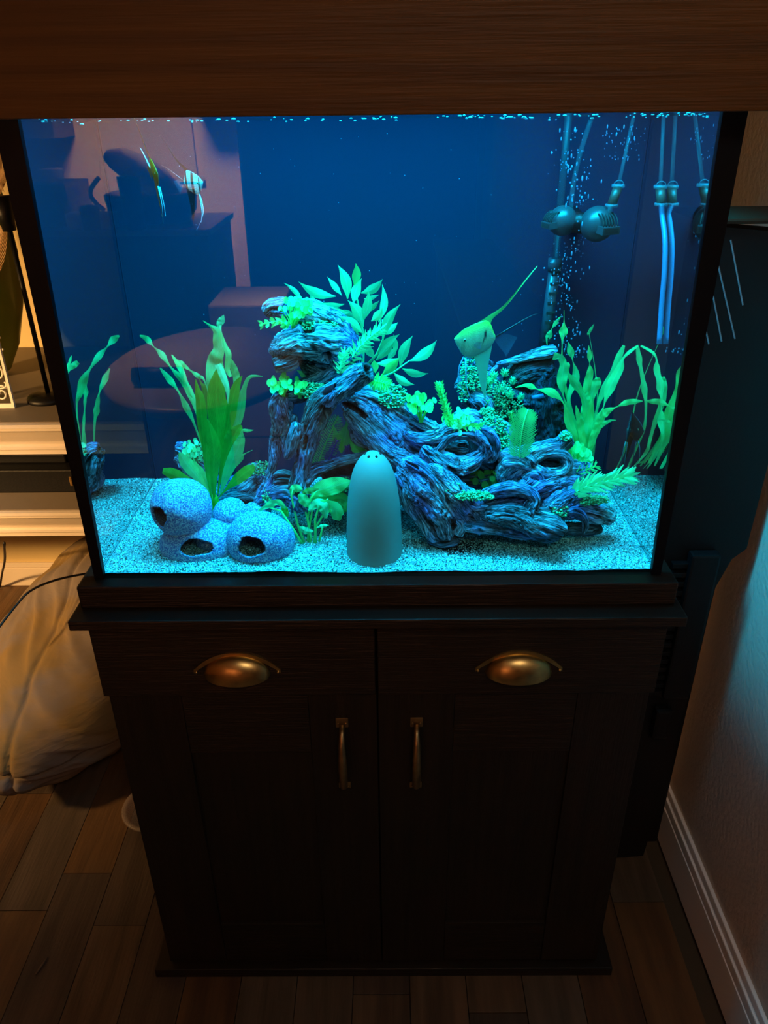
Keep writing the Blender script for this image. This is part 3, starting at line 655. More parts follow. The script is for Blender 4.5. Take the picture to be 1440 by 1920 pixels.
def sprig(axis, n, ln, wd, b, tip_scale=.7, spread=1.0, seed=0, rings=5, lift=.6, clip_start=0):
    """whorls of narrow leaves along an axis (world points)"""
    R = random.Random(seed); S = spline(np.array(axis, float), n); t = np.gradient(S, axis=0)
    b.tube(list(S), .0009, 5)
    for i in range(clip_start, n):
        tt = t[i]/np.linalg.norm(t[i]); a = np.cross(tt, (0, 1, 0)); a /= np.linalg.norm(a)+1e-9; c = np.cross(tt, a); f = 1-(1-tip_scale)*i/n
        for k in range(rings):
            th = 2*math.pi*(k+.5*(i % 2))/rings+R.uniform(-.25, .25); d = (a*math.cos(th)+c*math.sin(th))*spread+tt*lift*R.uniform(.7, 1.3); d /= np.linalg.norm(d); L_ = ln*f*R.uniform(.75, 1.15)
            p0 = S[i]; p1 = p0+d*L_*.5+tt*L_*.05; p2 = p0+d*L_+tt*L_*.22
            ribbon([[*p0, wd*.4], [*p1, wd], [*p2, wd*.25]], b, n=5, across=2, fold=.1)
    return b
def cluster(px, py, Y, rx, ry, n, lr, b, seed=0, base=None, droop=0.0):
    """round leaves on thin stems fanned from one base"""
    R = random.Random(seed); k = mm(px, py, Y); c = pt(px, py, Y); base = c-UP*ry*k if base is None else np.array(base, float)
    for i in range(n):
        a = R.uniform(0, 6.283); q = math.sqrt(R.random()); p = c+RT*(q*math.cos(a)*rx*k)+UP*(q*math.sin(a)*ry*k)+np.array((0, R.uniform(-1, 1)*rx*k*.6, 0))
        mid = (base+p)/2+np.array((0, 0, .1*np.linalg.norm(p-base))); b.tube([base+np.array((R.uniform(-1, 1), R.uniform(-1, 1), 0))*.002, mid, p], [.0007, .0006, .0005], 4, cap=False)
        nrm = np.array((R.uniform(-.7, .7), -1.0, R.uniform(.0, 1.1))); nrm /= np.linalg.norm(nrm); u = np.cross(nrm, (0, 0, 1)); u /= np.linalg.norm(u); v = np.cross(u, nrm); l = lr*k*R.uniform(.75, 1.25)
        V = [p+nrm*-.15*l]; U = [(.5, .5)]
        for j in range(9):
            th = 2*math.pi*j/9; V.append(p+u*math.cos(th)*l*.8+v*math.sin(th)*l); U.append((.5+.5*math.cos(th), .5+.5*math.sin(th)))
        b.add(V, [(0, 1+j, 1+(j+1) % 9) for j in range(9)], U)
    return b
def fern(rows, b, pin, n=26, seed=0, ang=.9, wd=.0016):
    """feather frond; rows = axis world points; pin = pinna length profile function"""
    R = random.Random(seed); S = spline(np.array(rows, float), n); t = np.gradient(S, axis=0); b.tube(list(S), .0010, 5)
    for i in range(1, n):
        tt = t[i]/np.linalg.norm(t[i]); vd = S[i]-CAM0; vd /= np.linalg.norm(vd); x = np.cross(tt, vd); x /= np.linalg.norm(x)
        for sg in (-1, 1):
            L_ = pin(i/(n-1))*R.uniform(.9, 1.1); d = x*sg*math.sin(ang)+tt*math.cos(ang); p0 = S[i]; p1 = p0+d*L_*.55; p2 = p0+d*L_+tt*L_*.12-vd*L_*.1
            ribbon([[*p0, wd*.8], [*p1, wd], [*p2, wd*.5]], b, n=6, across=2, fold=.1)
            for q in (.35, .6, .85):                       # toothed edge
                e = p0+d*L_*q; ribbon([[*e, wd*.5], [*(e+(tt*.9+x*sg*.4)*L_*.16), wd*.15]], b, n=3, across=1, fold=0)
    return b
def foliage(b, m, parent, label): return b.out('foliage', m, parent, smooth=True, kind='stuff', label=label)

# rosemary-like sprigs, round-leaf tufts and ferns fixed to the driftwood
foliage(sprig([zp(700, 720, .15), zp(760, 630, .14), zp(830, 560, .135), zp(905, 500, .13)], 14, .017, .0028, B(), seed=3), L_mint, dw, 'pale narrow-leaved sprig')
foliage(sprig([zp(640, 790, .13), zp(655, 720, .125), zp(670, 650, .12)], 9, .014, .0024, B(), seed=4), L_mint, dw, 'small narrow-leaved sprig')
foliage(sprig([zp(850, 860, .12), zp(900, 850, .11), zp(960, 870, .105)], 12, .015, .0018, B(), seed=5, rings=10, spread=1.4, lift=.3), L_lime, dw, 'fluffy bright green tuft')
foliage(cluster(460+345/3.6, 480+350/3.6, .145, 30, 16, 38, 6.5, B(), 1, base=zp(320, 490, .15)), L_lime, dw, 'tuft of small round leaves')
foliage(sprig([zp(290, 480, .14), zp(230, 440, .135), zp(120, 460, .13)], 7, .010, .004, B(), seed=6, rings=4), L_lime, dw, 'small trailing sprig')
foliage(cluster(460+240/3.6, 480+860/3.6, .13, 21, 15, 26, 7, B(), 2, base=zp(260, 950, .14)), L_lime, dw, 'tuft of small round leaves')
foliage(cluster(460+370/3.6, 480+880/3.6, .125, 12, 16, 14, 6, B(), 7, base=zp(370, 960, .13)), L_lime, dw, 'tuft of small round leaves')
foliage(cluster(789, 755, .125, 27, 15, 30, 7.5, B(), 3, base=pt(789, 792, .13)), L_lime, dw, 'tuft of round leaves on thin stems')
foliage(sprig([pt(845, 800, .12), pt(838, 770, .115), pt(830, 745, .11), pt(824, 722, .11)], 13, .010, .0032, B(), seed=8, rings=6), L_lime, dw, 'upright bushy sprig')
foliage(cluster(868, 790, .115, 24, 20, 46, 5.5, B(), 9, base=pt(868, 812, .12)), L_mint, dw, 'tuft of pale small leaves')
foliage(sprig([pt(830, 780, .118), pt(850, 792, .112), pt(880, 800, .11), pt(900, 800, .11)], 12, .010, .003, B(), seed=9, rings=6), L_lime, dw, 'bushy green sprig')
foliage(fern([pt(973, 864, .085), pt(976, 830, .08), pt(982, 795, .08), pt(990, 768, .085)], B(), lambda f: .021*math.sin(math.pi*min(1, .22+.78*f))**.6+.001, 30, 1, ang=1.0, wd=.0020), leafmat('fern_green', (.2, 1, .3), (.16, .95, .25), .5), dw, 'bright green toothed fern frond')
foliage(fern([pt(968, 830, .10), pt(964, 800, .10), pt(958, 772, .10)], B(), lambda f: .011*(1-.6*f), 16, 2, ang=1.0), L_lime, dw, 'small fern frond')
foliage(fern([pt(592, 882, .16), pt(603, 850, .16), pt(618, 815, .16), pt(634, 780, .165)], B(), lambda f: .022*math.sin(math.pi*min(1, .3+.7*f))**.6+.001, 28, 3, ang=1.05), L_green, dw, 'green fern frond under the arch')
foliage(fern([pt(612, 870, .15), pt(622, 850, .15), pt(632, 826, .15)], B(), lambda f: .012*(1-.5*f), 16, 4), L_blue, dw, 'violet blue fern frond')
foliage(fern([pt(655, 862, .15), pt(655, 850, .15), pt(652, 838, .15)], B(), lambda f: .010*(1-.5*f), 12, 5), L_blue, dw, 'small violet fern frond')
foliage(cluster(682, 832, .145, 22, 16, 26, 7.5, B(), 11, base=pt(678, 860, .15)), L_green, dw, 'round-leaf tuft under the arch')
for i, (a, c, w_) in enumerate([((640, 850), (655, 785), 26), ((650, 855), (690, 800), 24), ((640, 850), (625, 800), 20), ((660, 850), (672, 790), 24)]):
    leafobj(leaf2(a, c, w_, .17, .17, tip=.4), L_green, dw, roll=.3*(i-1), seed=i)
foliage(cluster(910, 895, .115, 26, 12, 26, 8, B(), 12, base=pt(915, 922, .11)), L_olive, dw, 'dull green leaves inside the hollow')
foliage(cluster(935, 890, .10, 18, 12, 22, 4.5, B(), 13, base=pt(935, 920, .10)), L_olive, dw, 'dull green thin-stemmed tuft')
foliage(sprig([pt(1072, 928, .075), pt(1100, 912, .07), pt(1140, 902, .066), pt(1178, 893, .062)], 13, .022, .0046, B(), seed=14, rings=6, lift=.9, tip_scale=.8), L_mint, dw, 'pale mint spiky sprig')
foliage(sprig([pt(1072, 895, .10), pt(1090, 885, .10), pt(1115, 875, .10)], 7, .013, .0022, B(), seed=15), L_green, dw, 'small dark sprig')
foliage(cluster(1085, 850, .13, 24, 16, 40, 6, B(), 16, base=pt(1080, 875, .13)), L_green, dw, 'leafy tuft at the right end')

# ribbon plant at right
rp = thing('ribbon_plant', 'bright green ribbon-leaf plant with wavy twisted blades at the right side glass', 'aquarium plant', (.32, .2, ZT))
def zr(rows, Y): return zrow(960, 560, 4.0, rows, Y)
BLD = [([(520, 1300, 20, .02), (490, 1080, 34), (430, 930, 70), (385, 780, 10), (300, 705, 66), (195, 680, 8), (150, 660, 42), (100, 650, 26), (25, 665, 4)], .16),
       ([(540, 1300, 24, .02), (500, 1080, 40), (450, 900, 50), (385, 730, 10), (372, 620, 80), (385, 510, 60), (365, 445, 50), (310, 432, 60)], .17),
       ([(550, 1300, 24, .02), (560, 1060, 60), (570, 900, 70), (530, 730, 40), (470, 630, 66), (420, 560, 20), (410, 500, 50), (400, 480, 8)], .18),
       ([(560, 1300, 20, .02), (575, 1050, 50), (580, 850, 70), (560, 700, 60), (585, 560, 56), (583, 490, 6), (583, 430, 38), (575, 350, 3)], .21),
       ([(575, 1300, 20, .02), (600, 1060, 50), (650, 920, 80), (682, 825, 12), (700, 760, 22), (722, 690, 70), (765, 600, 74), (812, 510, 56), (832, 450, 18), (880, 400, 26), (945, 352, 14, .01)], .20),
       ([(590, 1290, 16, .02), (610, 1000, 30), (640, 820, 20), (690, 680, 50), (750, 550, 30), (800, 440, 48), (840, 350, 20)], .25),
       ([(570, 1300, 18, .02), (590, 1080, 40), (660, 910, 50), (710, 850, 62), (780, 815, 8), (860, 780, 46), (930, 772, 36), (980, 768, 5)], .154),
       ([(570, 1290, 12, .02), (600, 1060, 26), (650, 985, 14), (700, 935, 34), (740, 915, 20), (782, 912, 6)], .17),
       ([(530, 1300, 14, .02), (500, 1060, 30), (450, 880, 34), (425, 740, 30), (478, 590, 60), (457, 470, 6), (440, 400, 54), (422, 328, 6)], .22),
       ([(520, 1300, 14, .02), (480, 1000, 24), (430, 800, 20), (380, 560, 24), (376, 330, 8), (385, 250, 66), (390, 180, 10), (390, 85, 3)], .235),
       ([(500, 1300, 12, .02), (420, 950, 24), (330, 700, 20), (262, 335, 8), (280, 275, 54), (297, 230, 7), (330, 180, 32), (366, 132, 4)], .25),
       ([(500, 1300, 12, .02), (440, 1100, 26), (372, 970, 54), (360, 890, 8), (322, 770, 44), (300, 560, 20)], .24),
       ([(490, 1300, 12, .02), (380, 1150, 20), (318, 1000, 52), (310, 860, 10), (280, 640, 24)], .26),
       ([(600, 1300, 14, .02), (600, 1150, 30), (602, 1040, 26), (600, 900, 40), (590, 760, 50), (632, 640, 74), (645, 590, 30)], .23),
       ([(560, 1300, 16, .02), (580, 1150, 34), (632, 990, 62), (664, 900, 40), (672, 840, 10)], .15),
       ([(540, 1290, 16, .02), (535, 1120, 36), (515, 960, 56), (490, 850, 30), (480, 800, 6)], .155),
       ([(540, 1290, 12, .02), (560, 1000, 70), (545, 850, 60), (565, 740, 40), (560, 690, 8)], .2),
       ([(590, 1300, 10, .02), (620, 1100, 14), (640, 700, 10), (585, 300, 4), (573, 268, 20), (595, 225, 22), (615, 190, 3)], .28)]
for i, (r_, Y) in enumerate(BLD):
    r_ = [((q[0], min(q[1], 1240+ (i % 3)*20), *q[2:])) for q in r_]
    leafobj(zr(r_, Y), L_green if i % 3 else L_lime, rp, roll=((i*5) % 7-3)*.12, fold=.08, n=46, wave=.3, seed=i)
# ribbon plant at left glass corner
lp = thing('ribbon_plant', 'thin ribbon-leaf plant arching behind the sword plant toward the left glass', 'aquarium plant', (-.26, .26, ZT))
for i, (r_, Y) in enumerate([([(262, 629, 3, .02), (275, 636, 17, .02), (288, 650, 3, .015), (304, 666, 15, .01), (321, 690, 5), (341, 712, 19), (357, 737, 14), (370, 760, 4), (388, 830, 8), (400, 905, 5)], .27),
                             ([(331, 677, 10), (342, 684, 14), (356, 694, 4), (372, 706, 12), (384, 716, 4), (400, 780, 9), (405, 905, 5)], .26),
                             ([(300, 690, 3), (318, 712, 15), (335, 735, 4), (350, 765, 15), (366, 800, 5), (402, 905, 4)], .29),
                             ([(345, 700, 3), (352, 730, 14), (365, 765, 5), (385, 820, 10), (402, 905, 5)], .28),
                             ([(322, 665, 3), (338, 690, 13), (352, 720, 5), (372, 770, 9), (402, 905, 4)], .24)]):
    leafobj([[*pt(q[0], q[1], Y+(q[3] if len(q) > 3 else 0)), q[2]*.8*mm(q[0], q[1], Y)] for q in r_], L_green, lp, roll=.15*(i-2), n=44, fold=.08, wave=.5, seed=i)

# sword plant at left
sp = thing('sword_plant', 'tall broad-leaved deep green sword plant behind the cave ornament', 'aquarium plant', (-.25, .17, ZT))
def zw(rows, Y): return zrow(290, 580, 5.05, rows, Y)
SW = [([(560, 1850, 14), (590, 1500, 30), (600, 1250, 100), (590, 1000, 170), (585, 760, 160), (590, 620, 70), (592, 555, 8)], .13, L_deep, 0),
      ([(520, 1800, 12), (480, 1400, 34), (450, 1100, 96), (430, 860, 90), (400, 740, 40), (388, 660, 6)], .15, L_deep, .2),
      ([(560, 1800, 12), (560, 1500, 100), (560, 1300, 130), (530, 1150, 70), (500, 1040, 8)], .115, L_deep, -.1),
      ([(590, 1000, 60, .02), (585, 700, 190, .02), (570, 500, 150), (605, 390, 110), (600, 300, 100), (590, 210, 80), (530, 160, 30), (458, 108, 5)], .16, L_green, .1),
      ([(640, 360, 12), (630, 220, 8), (612, 150, 50), (632, 105, 66), (655, 52, 5)], .15, L_mint, 0),
      ([(620, 220, 30), (665, 340, 40), (700, 430, 60), (690, 560, 50), (720, 640, 30)], .165, L_green, .3),
      ([(600, 520, 60), (650, 640, 66), (690, 760, 40), (694, 892, 5)], .125, L_mint, .2),
      ([(600, 1750, 12), (650, 1300, 50), (700, 1050, 120), (740, 850, 110), (780, 710, 70), (828, 630, 8)], .145, L_deep, -.2),
      ([(620, 1750, 12), (730, 1250, 40), (790, 1020, 100), (825, 850, 80), (850, 740, 44), (890, 650, 34), (950, 632, 26), (1025, 635, 5)], .15, L_green, -.1),
      ([(600, 1700, 12), (660, 1450, 70), (720, 1280, 160), (770, 1170, 150), (815, 1095, 30)], .13, L_deep, -.3),
      ([(620, 1750, 10), (690, 1540, 90), (770, 1360, 120), (815, 1240, 80), (828, 1160, 16)], .12, L_green, .1),
      ([(590, 1800, 10), (680, 1700, 30), (780, 1610, 100), (880, 1530, 110), (945, 1485, 40)], .13, L_deep, .4),
      ([(520, 1750, 12), (430, 1620, 70), (350, 1520, 120), (280, 1430, 110), (235, 1355, 20)], .115, L_green, .1),
      ([(520, 1760, 12), (380, 1640, 20), (270, 1600, 90), (170, 1560, 120), (75, 1530, 60)], .14, L_deep, .2),
      ([(520, 1750, 10), (480, 1620, 60), (430, 1540, 80), (380, 1460, 40), (365, 1410, 8)], .12, L_green, 0),
      ([(810, 1170, 10), (840, 1145, 26), (880, 1150, 32), (938, 1143, 4)], .13, L_green, 0),
      ([(760, 1500, 10), (810, 1410, 60), (850, 1370, 14), (925, 1333, 4)], .16, L_green, 0),
      ([(750, 720, 10), (770, 640, 70), (740, 540, 66), (700, 450, 20)], .17, L_green, .3),
      ([(460, 1400, 8), (480, 1000, 40), (470, 760, 50), (440, 700, 20), (420, 640, 4)], .17, L_olive, .1),
      ([(640, 1500, 16), (660, 1200, 80), (650, 980, 110), (640, 840, 60), (650, 760, 8)], .16, L_deep, 0),
      ([(540, 1800, 10), (505, 1560, 40), (490, 1400, 60), (490, 1270, 10)], .11, L_deep, 0)]
for i, (r_, Y, m_, ro) in enumerate(SW): leafobj(zw(r_, Y), m_, sp, roll=ro, n=34, fold=.07, wave=.12, seed=i, across=6)
B().tube([(-.25, .165, ZT+.003), tuple(zw([(560, 1780, 1)], .13)[0][:3])], [.008, .006], 10).out('crown', L_deep, sp, smooth=True)

# small broad-leaf plant between cave ornament and dome
fp = thing('broadleaf_plant', 'small plant with long stems and a few broad leaves before the driftwood cave', 'aquarium plant', (-.09, .087, ZT))
def zf(rows, Y): return zrow(460, 780, 3.6, rows, Y)
for i, r_ in enumerate([[(395, 880), (340, 790), (240, 640), (170, 620)], [(405, 880), (350, 720), (310, 540), (320, 495)], [(420, 880), (430, 740), (400, 620), (370, 545)], [(440, 880), (430, 760), (450, 640), (470, 600)],
                        [(460, 880), (480, 740), (530, 660), (580, 640)], [(430, 880), (445, 820), (430, 780), (410, 775)], [(490, 880), (510, 800), (520, 750), (535, 745)], [(450, 880), (420, 700), (440, 560), (480, 505)], [(475, 880), (470, 700), (500, 600), (560, 560)]]):
    Y = .082+.003*(i % 4); B().tube([zf([(x, y, 1)], Y)[0][:3] for x, y in r_], [.0022, .0018, .0014, .001], 6).out('stem', L_green, fp, smooth=True)
FL = [([(270, 620, 20), (220, 585, 46), (170, 600, 50), (110, 630, 24), (70, 650, 3)], .08, L_green, .2), ([(250, 600, 20), (270, 640, 46), (290, 680, 10)], .085, L_deep, .3),
      ([(310, 540, 10), (320, 505, 50), (345, 490, 60), (385, 500, 20)], .085, L_green, 0), ([(360, 530, 20), (390, 560, 70), (420, 600, 50), (430, 620, 6)], .082, L_green, .2),
      ([(385, 520, 20), (430, 505, 46), (495, 492, 8)], .086, L_olive, .3), ([(435, 590, 16), (480, 510, 90), (560, 480, 120), (640, 460, 100), (715, 440, 10)], .10, L_green, .3),
      ([(430, 640, 20), (480, 595, 70), (530, 620, 80), (545, 690, 20)], .076, L_pale, .2), ([(500, 575, 16), (560, 590, 50), (610, 640, 100), (625, 690, 60), (650, 640, 8)], .08, L_green, -.2),
      ([(560, 580, 16), (640, 590, 60), (690, 640, 60)], .10, L_olive, .2), ([(365, 750, 16), (410, 775, 50), (460, 780, 10)], .072, L_pale, 0), ([(480, 755, 6), (520, 742, 26), (565, 738, 4)], .07, L_pale, .2),
      ([(440, 560, 30), (520, 530, 80), (620, 540, 90), (700, 590, 60)], .11, L_green, .4)]
for i, (r_, Y, m_, ro) in enumerate(FL): leafobj(zf(r_, Y), m_, fp, roll=ro, n=22, fold=.14, wave=.4, seed=i, across=6)

# ------------------------------------------------------------------ stump left, behind sword plant
sw = thing('driftwood_stump', 'small mossy blue driftwood stump behind the sword plant', 'driftwood', (-.24, .25, ZT))
limb([(330, 842, .24, 10), (340, 845, .24, 22), (365, 868, .245, 28), (395, 905, .25, 32), (430, 935, .25, 34)], sw, seed=51, hollow=(True, False), name='branch')
limb([(500, 880, .25, 14), (480, 895, .25, 30), (455, 915, .245, 34), (420, 930, .24, 34)], sw, seed=52, name='branch')
limb([(400, 950, .21, 14), (440, 945, .21, 22), (490, 950, .205, 18)], sw, seed=53, name='root', dark=.5)
moss(365, 852, .215, 24, 18, 130, sw, 31); moss(488, 880, .22, 22, 12, 90, sw, 32)
foliage(cluster(362, 845, .215, 22, 18, 40, 5, B(), 33, base=pt(365, 875, .22)), L_mint, sw, 'tuft of small pale leaves')

# ------------------------------------------------------------------ rock at the back right
rk = thing('mossy_rock', 'dark craggy rock with a bright slanting top edge behind the angelfish', 'rock', (.15, .26, ZT))
limb([(905, 765, .25, 42), (900, 715, .25, 36), (890, 680, .25, 22), (885, 662, .25, 10)], rk, seed=61, name='rock_side', dark=.5, rough=1.4)
limb([(935, 905, .27, 62), (950, 800, .27, 66), (960, 740, .27, 58), (968, 712, .27, 44)], rk, seed=62, name='rock_body', dark=.16, rough=1.3)
limb([(1005, 905, .26, 50), (1008, 790, .26, 52), (1010, 730, .26, 48), (1014, 690, .26, 36), (1020, 672, .26, 18)], rk, seed=63, name='rock_body', dark=.13, rough=1.2)
limb([(945, 722, .25, 14), (975, 704, .25, 26), (1010, 690, .25, 30), (1040, 690, .25, 26)], rk, seed=67, name='rock_body', dark=.14)
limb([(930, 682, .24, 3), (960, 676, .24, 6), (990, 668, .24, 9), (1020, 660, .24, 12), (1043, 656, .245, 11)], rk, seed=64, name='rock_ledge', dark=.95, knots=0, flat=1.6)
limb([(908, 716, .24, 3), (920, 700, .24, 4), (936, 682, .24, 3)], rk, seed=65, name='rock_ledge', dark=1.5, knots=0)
limb([(878, 760, .225, 18), (900, 752, .22, 26), (912, 775, .22, 26)], rk, seed=66, name='rock_side', dark=.7)
moss(890, 700, .215, 26, 34, 150, rk, 41, m_moss); moss(930, 740, .208, 32, 26, 130, rk, 42); moss(950, 765, .205, 34, 20, 90, rk, 43); moss(870, 735, .215, 12, 20, 50, rk, 44)
b = B()
for (x, y, s_) in [(925, 710, 1), (945, 705, .9), (918, 720, 1), (938, 735, 1.1), (955, 745, 1), (912, 760, .8), (975, 750, .8), (960, 720, .8)]:
    sprig([pt(x, y, .20), pt(x+2, y-8, .198)], 3, .009*s_, .002, b, seed=x, rings=7, spread=1.3)
foliage(b, L_pale, rk, 'starry moss sprigs')

# ------------------------------------------------------------------ cave ornament of globes
cv = thing('cave_ornament', 'speckled blue ornament of clustered hollow globes on the gravel at left', 'aquarium ornament', (-.22, .06, ZT))
def globe(px, py, Y, rpx, sc, hole=None, hang=0, seed=0, hsc=(1, 1), rot=0.0):
    c = pt(px, py, Y); r = rpx*mm(px, py, Y); nu, nv = 150, 100; V = []; keep = []
    q = np.array([(math.sin(math.pi*i/nv)*math.cos(2*math.pi*k/nu), math.sin(math.pi*i/nv)*math.sin(2*math.pi*k/nu), math.cos(math.pi*i/nv)) for i in range(nv+1) for k in range(nu)])
    rr = 1+.03*fbm(q*2.2+seed, 2, seed)+.006*noise(q*30, seed); P = c+q*rr[:, None]*r*np.array(sc)
    bad = np.zeros(len(q), bool)
    if hole is not None:
        rho = min(.98, math.hypot(hole[0]-px, hole[1]-py)/rpx); h = pt(hole[0], hole[1], Y-r*math.sqrt(1-rho**2)*.98); d = (h-c)/np.array(sc); d /= np.linalg.norm(d)
        a = np.cross(d, (0, 0, 1)); a /= np.linalg.norm(a); b_ = np.cross(a, d); ca, sa = math.cos(rot), math.sin(rot); a, b_ = a*ca+b_*sa, -a*sa+b_*ca
        u = (q@a)/hsc[0]; v = (q@b_)/hsc[1]; an = np.arctan2(v, u); jag = hang*(1+.07*np.sin(3*an+seed)+.04*np.sin(5*an+1)); bad = (np.hypot(u, v) < jag) & (q@d > 0)
        edge = (np.hypot(u, v) < jag*1.0)
    V = [P, c+q*(rr-.085)[:, None]*r*np.array(sc)]; F = []; n1 = len(q)
    face = {}
    for i in range(nv):
        for k in range(nu):
            f = (i*nu+k, (i+1)*nu+k, (i+1)*nu+(k+1) % nu, i*nu+(k+1) % nu)
            if any(bad[j] for j in f): continue
            F.append(f); F.append(tuple(j+n1 for j in f[::-1]))
            for e in range(4): face.setdefault((f[e], f[(e+1) % 4]), 1)
    if hole is not None:
        for (a1, b1) in list(face):
            if (b1, a1) not in face and a1 // nu not in (0, nv) : F.append((a1, a1+n1, b1+n1, b1))
    return mesh('globe', np.vstack(V), F, m_globe, cv)
globe(339.5, 951, .075, 57, (1, .95, .98), hole=(301, 969), hang=.40, seed=1, hsc=(.85, 1.0), rot=.45)
globe(432, 962, .105, 33, (1, 1, .85), seed=2)
globe(488, 1012, .062, 64, (1.0, .8, .86), hole=(465, 1030), hang=.41, seed=3, hsc=(1.0, .85), rot=-.4)
globe(372, 1022, .072, 66, (1.08, .75, .86), hole=(365, 1030), hang=.42, seed=4, hsc=(1.0, .66), rot=0)
globe(480, 962, .115, 26, (1.1, 1, .8), seed=5)
globe(415, 1010, .085, 40, (1.2, .8, 1.0), seed=6)

# ------------------------------------------------------------------ dome
c0 = pt(702, 1031, .058); rD = 51.5*mm(702, 1031, .058); c0[2] = SZ(c0[0], .058)-.003; c0[1] = .058
H = pt(702, 846, .058)[2]-c0[2]
_pf = spline(np.array([(1.0, 0), (.995, .15), (.975, .3), (.945, .45), (.88, .60), (.79, .73), (.66, .84), (.47, .925), (.26, .975), (.12, .995), (.01, 1.0)]), 60)
prof = [(max(.0008, rD*a_), H*f_) for a_, f_ in _pf]
o = B().lathe(prof, c0, 64).out('breeding_cone', m_cone, None, smooth=True)
o.name = 'spawning_dome'
dm = thing('spawning_cone', 'smooth frosted grey dome standing on the gravel before the driftwood', 'aquarium ornament', tuple(c0))
o.parent = dm; o.location = -Vector(c0); o.name = 'shell'; WORLD['shell'] = Vector((0, 0, 0))
b = B()
for a in range(6):
    th = a/6*2*math.pi; r_ = .010; zz = np.interp(r_, [p[0] for p in prof][::-1], [p[1] for p in prof][::-1])
    b.ball(c0+np.array((r_*math.cos(th), r_*math.sin(th), zz-.0008)), .0022, 8, 5)
b.out('hole', m_dark, dm, smooth=True)

# ------------------------------------------------------------------ fish
def fish(name, label, P0, ax_x, ax_z, scale, cols, fins, filaments=True, tailc=None):
    """angelfish in local units (zoom units of the photo's large fish): x runs snout->tail, z up; ax_x, ax_z world directions"""
    X = np.asarray(ax_x, float); X /= np.linalg.norm(X); Z = np.asarray(ax_z, float); Z -= X*(Z@X); Z /= np.linalg.norm(Z); Yv = np.cross(Z, X); P0 = np.asarray(P0, float)
    def T(x, z, y=0): return P0+(X*(x-330)+Z*(560-z)+Yv*y)*scale
    root = thing(name, label, 'fish', tuple(P0), None)
    xs = [183, 190, 205, 240, 280, 320, 360, 400, 430, 450, 466]; top = [547, 538, 524, 494, 474, 457, 446, 440, 462, 510, 546]; bot = [552, 572, 602, 660, 688, 680, 664, 646, 625, 600, 574]; hw = [2, 5, 8, 12, 15, 17, 16, 12, 9, 6, 4]
    S = spline(np.c_[xs, top, bot, hw], 44); K = 24; V = []; C_ = []
    for x, a, c, h in S:
        for k in range(K):
            th = 2*math.pi*k/K; z = (a+c)/2-(c-a)/2*math.cos(th); V.append(T(x, z, math.copysign(abs(math.sin(th))**1.35, math.sin(th))*h)); f = (z-a)/(c-a+1e-6)
            col = np.array(cols[0])*(1-min(1, f*2.4))+np.array(cols[1])*min(1, f*2.4); col = col if f < .65 else col*(1-(f-.65)/.35)+np.array(cols[2])*(f-.65)/.35
            for bx in cols[3]:
                if abs(x-bx[0]) < bx[1] and bx[2] < f < bx[3]: col = np.array([.02, .02, .025])
            if 232 < x < 244+20*f and .3 < f < .9 and len(cols) > 4: col = col*.75
            C_.append(col*(1+.1*math.sin(x*.9)*math.sin(z*.9)))
    F = [(i*K+k, i*K+(k+1) % K, (i+1)*K+(k+1) % K, (i+1)*K+k) for i in range(43) for k in range(K)]+[tuple(range(K)), tuple(43*K+k for k in range(K))]
    mesh('body', V, F, m_fish, root, True, col=np.array(C_))
    for sg in (-1, 1):
        e = B().ball(T(254, 560, sg*2), 14.5*scale, 16, 12).out('eye', m_eye, root, smooth=True); B().ball(T(254, 560, sg*8.5), 9.5*scale, 12, 9).out('pupil', m_dark, e, smooth=True)
    def fin(nm, rows, m_, yoff=0, parent=root):       # rows: (x1,z1,x2,z2) leading/trailing edge pairs
        V = []; n_ = 14; R_ = spline(np.array(rows, float), n_)
        for i, (x1, z1, x2, z2) in enumerate(R_):
            for k in range(5): f = k/4; V.append(T(x1+(x2-x1)*f, z1+(z2-z1)*f, yoff+2.5*math.sin(i*.6+k)*(i/n_)))
        F = [(i*5+k, i*5+k+1, i*5+k+6, i*5+k+5) for i in range(n_-1) for k in range(4)]
        b = B(); b.add(V, F, [(k/4, i/(n_-1)) for i in range(n_) for k in range(5)]); return b.out(nm, m_, parent, smooth=True)
    fin('dorsal_fin', [(320, 462, 428, 470), (380, 430, 434, 455), (430, 400, 450, 425), (500, 360, 515, 375), (570, 290, 580, 300), (640, 205, 646, 212), (732, 104, 734, 108)], fins[0])
    fin('anal_fin', [(296, 640, 448, 590), (322, 690, 440, 650), (340, 750, 428, 715), (358, 830, 415, 800), (372, 900, 412, 890), (392, 960, 410, 960), (406, 1010, 410, 1010)], fins[1])
    fin('tail_fin', [(463, 548, 463, 576), (500, 535, 490, 620), (560, 545, 530, 670), (620, 570, 545, 700)], fins[2])
    b = B().tube([T(466, 556), T(540, 516), T(640, 462), T(720, 425), T(775, 414)], [5*scale, 6*scale, 4*scale, 2.2*scale, 1*scale], 6); b.out('tail_filament', fins[3], root, smooth=True)
    for sg in (-1, 1):
        B().tube([T(252, 680, sg*8), T(225, 740, sg*12), T(216, 800, sg*14), T(220, 870, sg*16), T(262, 950, sg*18), T(350, 1060, sg*18)] if sg > 0 else [T(262, 690, -8), T(264, 780, -12), T(266, 880, -14), T(300, 980, -14)], [6*scale, 5*scale, 4*scale, 3*scale, 2.2*scale, 1.2*scale][:6 if sg > 0 else 4], 6).out('ventral_fin', fins[4], root, smooth=True)
        fin('pectoral_fin', [(315, 590, 318, 610), (340, 575, 338, 620), (370, 580, 360, 628)], fins[2], yoff=sg*18)
    return root
m_fish = mat('fish_scales', rough=.35, vcol='Col', bstr=.3, bscale=(700, 700, 700))
m_eye = mat('fish_eye', (.4, .6, .3), .2, bstr=0)
